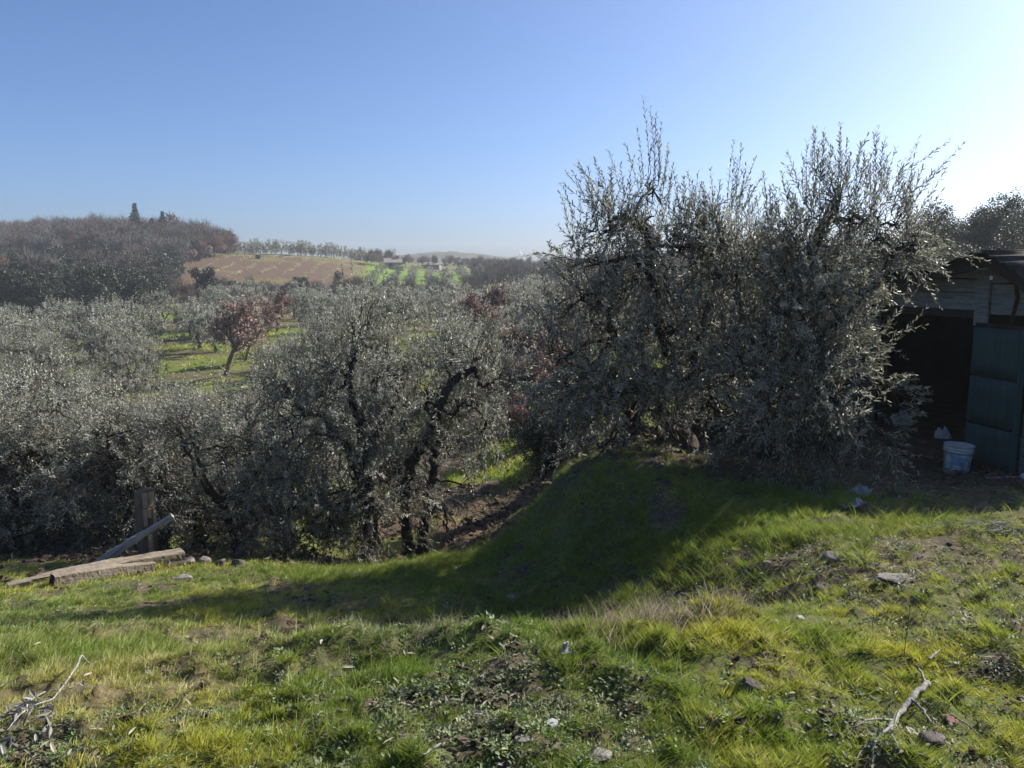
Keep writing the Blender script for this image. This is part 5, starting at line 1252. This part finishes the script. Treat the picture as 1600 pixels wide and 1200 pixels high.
clump = .45 * fbm(x * 3.0 + 9, y * 3.6, 211, 2) + .55 * fbm(x * 9.0 + 9, y * 11, 213, 2)
keep = rg.uniform(0, 1, len(x)) < (.05 + .95 * g_) * (.15 + .85 * sstep(.40, .55, clump)); x, y, r_, g_, d_, clump = [q[keep] for q in (x, y, r_, g_, d_, clump)]
hs = (.38 + .5 * sstep(.46, .72, clump)) * rg.uniform(.7, 1.25, len(x)) * (.7 + .5 * g_)
tall = np.exp(-(((x + 2.0) / .8) ** 2 + ((y - 4.2) / .35) ** 2)) + .8 * np.exp(-(((x - 1.75) / .9) ** 2 + ((y - 6.0) / .45) ** 2)) + .9 * np.exp(-(((x - 2.9) / .35) ** 2 + ((y - 6.75) / .3) ** 2)) + .6 * np.exp(-(((x + 1.3) / .9) ** 2 + ((y - 7.7) / .5) ** 2))
hs *= 1 + 1.1 * tall
wide = 1 + .07 * np.maximum(0, r_ - 3)
k = len(x); tint = grass_tint(x, y, d_); tint = tint + (DEEP * 1.5 - tint) * np.clip(tall, 0, .7)[:, None]
scatter('grass', np.stack([x, y, ground_h(x, y)], -1), np.stack([rg.normal(0, .12, k), rg.normal(0, .12, k), rg.uniform(0, 6.28, k)], -1), np.stack([wide, wide, hs], -1),
        rg.integers(0, 8, k), tint, proto_collection('grass', [tuft(500 + q, 8, .070, .011, .0017, .45, 1.35) for q in range(8)]), 'short uneven green and yellowish grass on the bank')
n_ = 7600; gx = np.concatenate([rg.normal(1.6, 1.0, n_ // 2), rg.normal(-2.05, .55, n_ // 6), rg.normal(2.95, .3, n_ // 10), rg.normal(-1.2, .8, n_ // 5), rg.uniform(-3, 3.4, n_ // 8)]); gy = np.concatenate([rg.normal(6.15, .6, n_ // 2), rg.normal(4.25, .22, n_ // 6), rg.normal(6.75, .2, n_ // 10), rg.normal(7.7, .35, n_ // 5), rg.uniform(2.2, 7, n_ // 8)])
keep = (gy > 1.6) & (fbm(gx * 3, gy * 3, 251, 2) > .42); gx, gy = gx[keep], gy[keep]; k = len(gx); sc_ = rg.uniform(.5, 1.15, k)
scatter('long_grass', np.stack([gx, gy, ground_h(gx, gy)], -1), np.stack([rg.normal(0, .15, k), rg.normal(0, .15, k), rg.uniform(0, 6.28, k)], -1), np.stack([sc_] * 3, -1), rg.integers(0, 5, k), (np.array([[.15, .24, .04]]) + rg.uniform(0, 1, (k, 1)) * np.array([[.16, .10, .03]])) * rg.uniform(.7, 1.15, (k, 1)),
        proto_collection('long_grass', [tuft(530 + q, 11, .15, .028, .0021, .8, 1.25) for q in range(5)]), 'longer arching grass tufts along the bank')
# rougher grass farther off
x, y, r_ = polar_pts(26000, 14, 75, 42)
g_, d_, rd_, gf_ = cover(x, y); keep = rg.uniform(0, 1, len(x)) < g_ * .9; x, y, r_, g_, d_ = [q[keep] for q in (x, y, r_, g_, d_)]
k = len(x); sc_ = .8 + .03 * r_
scatter('meadow_grass', np.stack([x, y, ground_h(x, y)], -1), np.stack([np.zeros(k), np.zeros(k), rg.uniform(0, 6.28, k)], -1), np.stack([sc_ * 1.6, sc_ * 1.6, sc_ * rg.uniform(.6, 1.1, k)], -1),
        rg.integers(0, 4, k), grass_tint(x, y, d_), proto_collection('meadow', [tuft(520 + q, 12, .11, .09, .006, .5) for q in range(4)]), 'rough grass of the valley clearings')
# dry bleached stems along the crest of the near bank
n_ = 5200; u_ = rg.uniform(-.75, 1.25, n_); cx = u_ * 3.0; cyy = np.interp(cx, CRX, CRY) + rg.normal(0, .10, n_)
dens = fbm(cx * 1.6, cyy * 1.6, 221, 2); band = .26 * np.exp(-((cx - .62) / .5) ** 2) + .4 * np.exp(-((cx + .9) / .35) ** 2) + .3 * np.exp(-((cx + .1) / .4) ** 2) + .14
keep = rg.uniform(0, 1, n_) < np.clip(band * sstep(.35, .6, dens), 0, 1); cx, cyy = cx[keep], cyy[keep]; k = len(cx)
sc_ = rg.uniform(.4, 1.0, k) * (.6 + .55 * np.exp(-((cx - .62) / .45) ** 2))
scatter('dry_grass', np.stack([cx, cyy, ground_h(cx, cyy)], -1), np.stack([rg.normal(0, .2, k), rg.normal(0, .2, k), rg.uniform(0, 6.28, k)], -1), np.stack([sc_, sc_, sc_], -1), rg.integers(0, 6, k),
        np.array([[.42, .36, .27]]) * rg.uniform(.55, 1.15, (k, 1)), proto_collection('dry_grass', [tuft(540 + q, 4, .17, .02, .0017, .35, 1.5) for q in range(6)]), 'bleached dry grass stems along the crest of the near bank')
# low grey-green broadleaf weeds on the barer soil
def weed(seed, n_=14, ls=.016):
    rs = np.random.default_rng(seed); a = rs.uniform(0, 6.28, n_); rad_ = rs.uniform(.006, .035, n_); P = np.stack([np.cos(a) * rad_, np.sin(a) * rad_, rs.uniform(.004, .028, n_)], -1)
    D = norm(np.stack([np.cos(a), np.sin(a), rs.uniform(-.1, .7, n_)], -1)); N = norm(np.stack([-np.cos(a) * .4, -np.sin(a) * .4, np.ones(n_)], -1) + rs.normal(size=(n_, 3)) * .3); N = norm(N - (N * D).sum(-1, keepdims=True) * D)
    V, F, _ = leaf_geo(P, D, N, ls * rs.uniform(.6, 1.3, n_), ls * .33 * rs.uniform(.8, 1.2, n_), True); return mesh_from('weed', V, F, None, [M['weed']])
x, y, r_ = polar_pts(15000, 1.5, 7, 48)
g_, d_, rd_, gf_ = cover(x, y); keep = rg.uniform(0, 1, len(x)) < np.clip(1.05 - g_ * .8, 0, 1) * sstep(.38, .6, fbm(x * 1.2, y * 1.5, 231, 2) + .3 * (y < 3)); x, y, r_ = x[keep], y[keep], r_[keep]; k = len(x); sc_ = rg.uniform(.6, 1.3, k)
tn = np.array([[.19, .215, .12]]) + (np.array([[.14, .22, .06]]) - np.array([[.19, .215, .12]])) * rg.uniform(0, 1, (k, 1))
scatter('ground_weeds', np.stack([x, y, ground_h(x, y)], -1), np.stack([rg.normal(0, .25, k), rg.normal(0, .25, k), rg.uniform(0, 6.28, k)], -1), np.stack([sc_] * 3, -1), rg.integers(0, 5, k), tn * rg.uniform(.6, 1.2, (k, 1)),
        proto_collection('weeds', [weed(560 + q) for q in range(5)]), 'small grey-green broadleaf weeds on the barer soil')
# fallen leaves, straw and crumbs of earth
def bits(seed, kind):
    rs = np.random.default_rng(seed)
    if kind == 0:
        n_ = 5; P = rs.normal(size=(n_, 3)) * .02; P[:, 2] = rs.uniform(.002, .012, n_); D = norm(rs.normal(size=(n_, 3)) * np.array([1, 1, .25])); N = norm(np.array([0, 0, 1.]) + rs.normal(size=(n_, 3)) * .35); N = norm(N - (N * D).sum(-1, keepdims=True) * D)
        V, F, _ = leaf_geo(P, D, N, rs.uniform(.02, .05, n_), rs.uniform(.0035, .007, n_), True); return mesh_from('leaf_bits', V, F, None, [M['litter']])
    b = MB()
    for k in range(4):
        c_ = rs.normal(size=3) * .025; c_[2] = 0; s = rs.uniform(.006, .018)
        V = rs.normal(size=(8, 3)); V = norm(np.array([[-1,-1,-1],[1,-1,-1],[1,1,-1],[-1,1,-1],[-1,-1,1],[1,-1,1],[1,1,1],[-1,1,1]], float) + V * .45) * s * np.array([1.2, 1, .75]) + c_
        b.add(V, [[0,3,2,1],[4,5,6,7],[0,1,5,4],[1,2,6,5],[2,3,7,6],[3,0,4,7]])
    return b.mesh('clods', [M['litter']])
x, y, r_ = polar_pts(7000, 1.5, 10, 48)
g_, d_, rd_, gf_ = cover(x, y); keep = rg.uniform(0, 1, len(x)) < np.clip(1.1 - g_, .1, 1); x, y = x[keep], y[keep]; k = len(x); ix_ = rg.integers(0, 8, k); sc_ = rg.uniform(.6, 1.4, k)
tn = np.where((ix_ < 4)[:, None], np.array([[.36, .33, .27]]) * rg.uniform(.5, 1.3, (k, 1)), np.array([[.085, .064, .046]]) * rg.uniform(.6, 1.5, (k, 1)))
x2, y2, r2 = polar_pts(9000, 8.5, 26, 40); g2 = cover(x2, y2)[0]; kp = rg.uniform(0, 1, len(x2)) < np.clip(1.1 - g2, .1, 1); x2, y2 = x2[kp], y2[kp]; k2 = len(x2); ix2 = rg.integers(0, 8, k2)
x = np.concatenate([x, x2]); y = np.concatenate([y, y2]); sc_ = np.concatenate([sc_, rg.uniform(1.5, 3.2, k2)]); ix_ = np.concatenate([ix_, ix2]); k = len(x)
tn = np.concatenate([tn, np.where((ix2 < 4)[:, None], np.array([[.26, .21, .15]]) * rg.uniform(.4, 1.2, (k2, 1)), np.array([[.10, .074, .05]]) * rg.uniform(.6, 1.5, (k2, 1)))])
scatter('leaf_litter', np.stack([x, y, ground_h(x, y) + .003], -1), np.stack([rg.normal(0, .2, k), rg.normal(0, .2, k), rg.uniform(0, 6.28, k)], -1), np.stack([sc_] * 3, -1), ix_, tn,
        proto_collection('litter', [bits(580 + q, 0) for q in range(4)] + [bits(590 + q, 1) for q in range(4)]), 'fallen olive leaves, straw and crumbs of soil on the ground')
# pale stubble rows on the far brown field
pr = []
for k in range(-4, 26):
    for y_ in np.arange(108, 197, .4):
        x_ = -66 + k * 4.3 + (y_ - 108) * -.10; u = 800 + x_ / y_ * FPX
        e0 = np.interp(y_, [108, 130, 165, 186, 200], [300, 285, 318, 368, 372])
        if e0 < u < 550 + (y_ - 120) * .2: pr.append((x_ + rg.normal() * .30, y_ + rg.normal() * .3))
pr = np.array(pr); keep = rg.uniform(0, 1, len(pr)) < .25 + .75 * sstep(.35, .6, fbm(pr[:, 0] * .12, pr[:, 1] * .08, 241, 2)); pr = pr[keep]; k = len(pr); sc_ = rg.uniform(3.4, 5.6, k)
scatter('stubble', np.stack([pr[:, 0], pr[:, 1], ground_h(pr[:, 0], pr[:, 1])], -1), np.stack([np.zeros(k), np.zeros(k), rg.uniform(0, 6.28, k)], -1), np.stack([sc_, sc_, sc_ * .8], -1), rg.integers(0, 4, k),
        np.array([[.44, .38, .22]]) * rg.uniform(.6, 1.2, (k, 1)), proto_collection('stubble', [tuft(600 + q, 12, .11, .07, .010, .5) for q in range(4)]), 'pale stubble rows across the far brown field')

# ------------------------------------------------------------------ the air of the valley
m, nt, out = mat('valley_haze')
pv = nt.nodes.new('ShaderNodeVolumePrincipled'); pv.inputs['Color'].default_value = (.86, .92, 1.0, 1); pv.inputs['Density'].default_value = .00055; pv.inputs['Anisotropy'].default_value = .25
nt.links.new(pv.outputs[0], out.inputs['Volume'])
zlo = float(GZ.min()) - 1.0; zhi = max(float(GZ.max()), 20) + 2
b = MB(); b.box((-670, -300, zlo), (670, 670, zhi)); hz = obj('haze', b.mesh('haze', [m])); tag(hz, 'thin bright haze over the valley', kind='stuff')
print('HAZE', zlo, zhi)
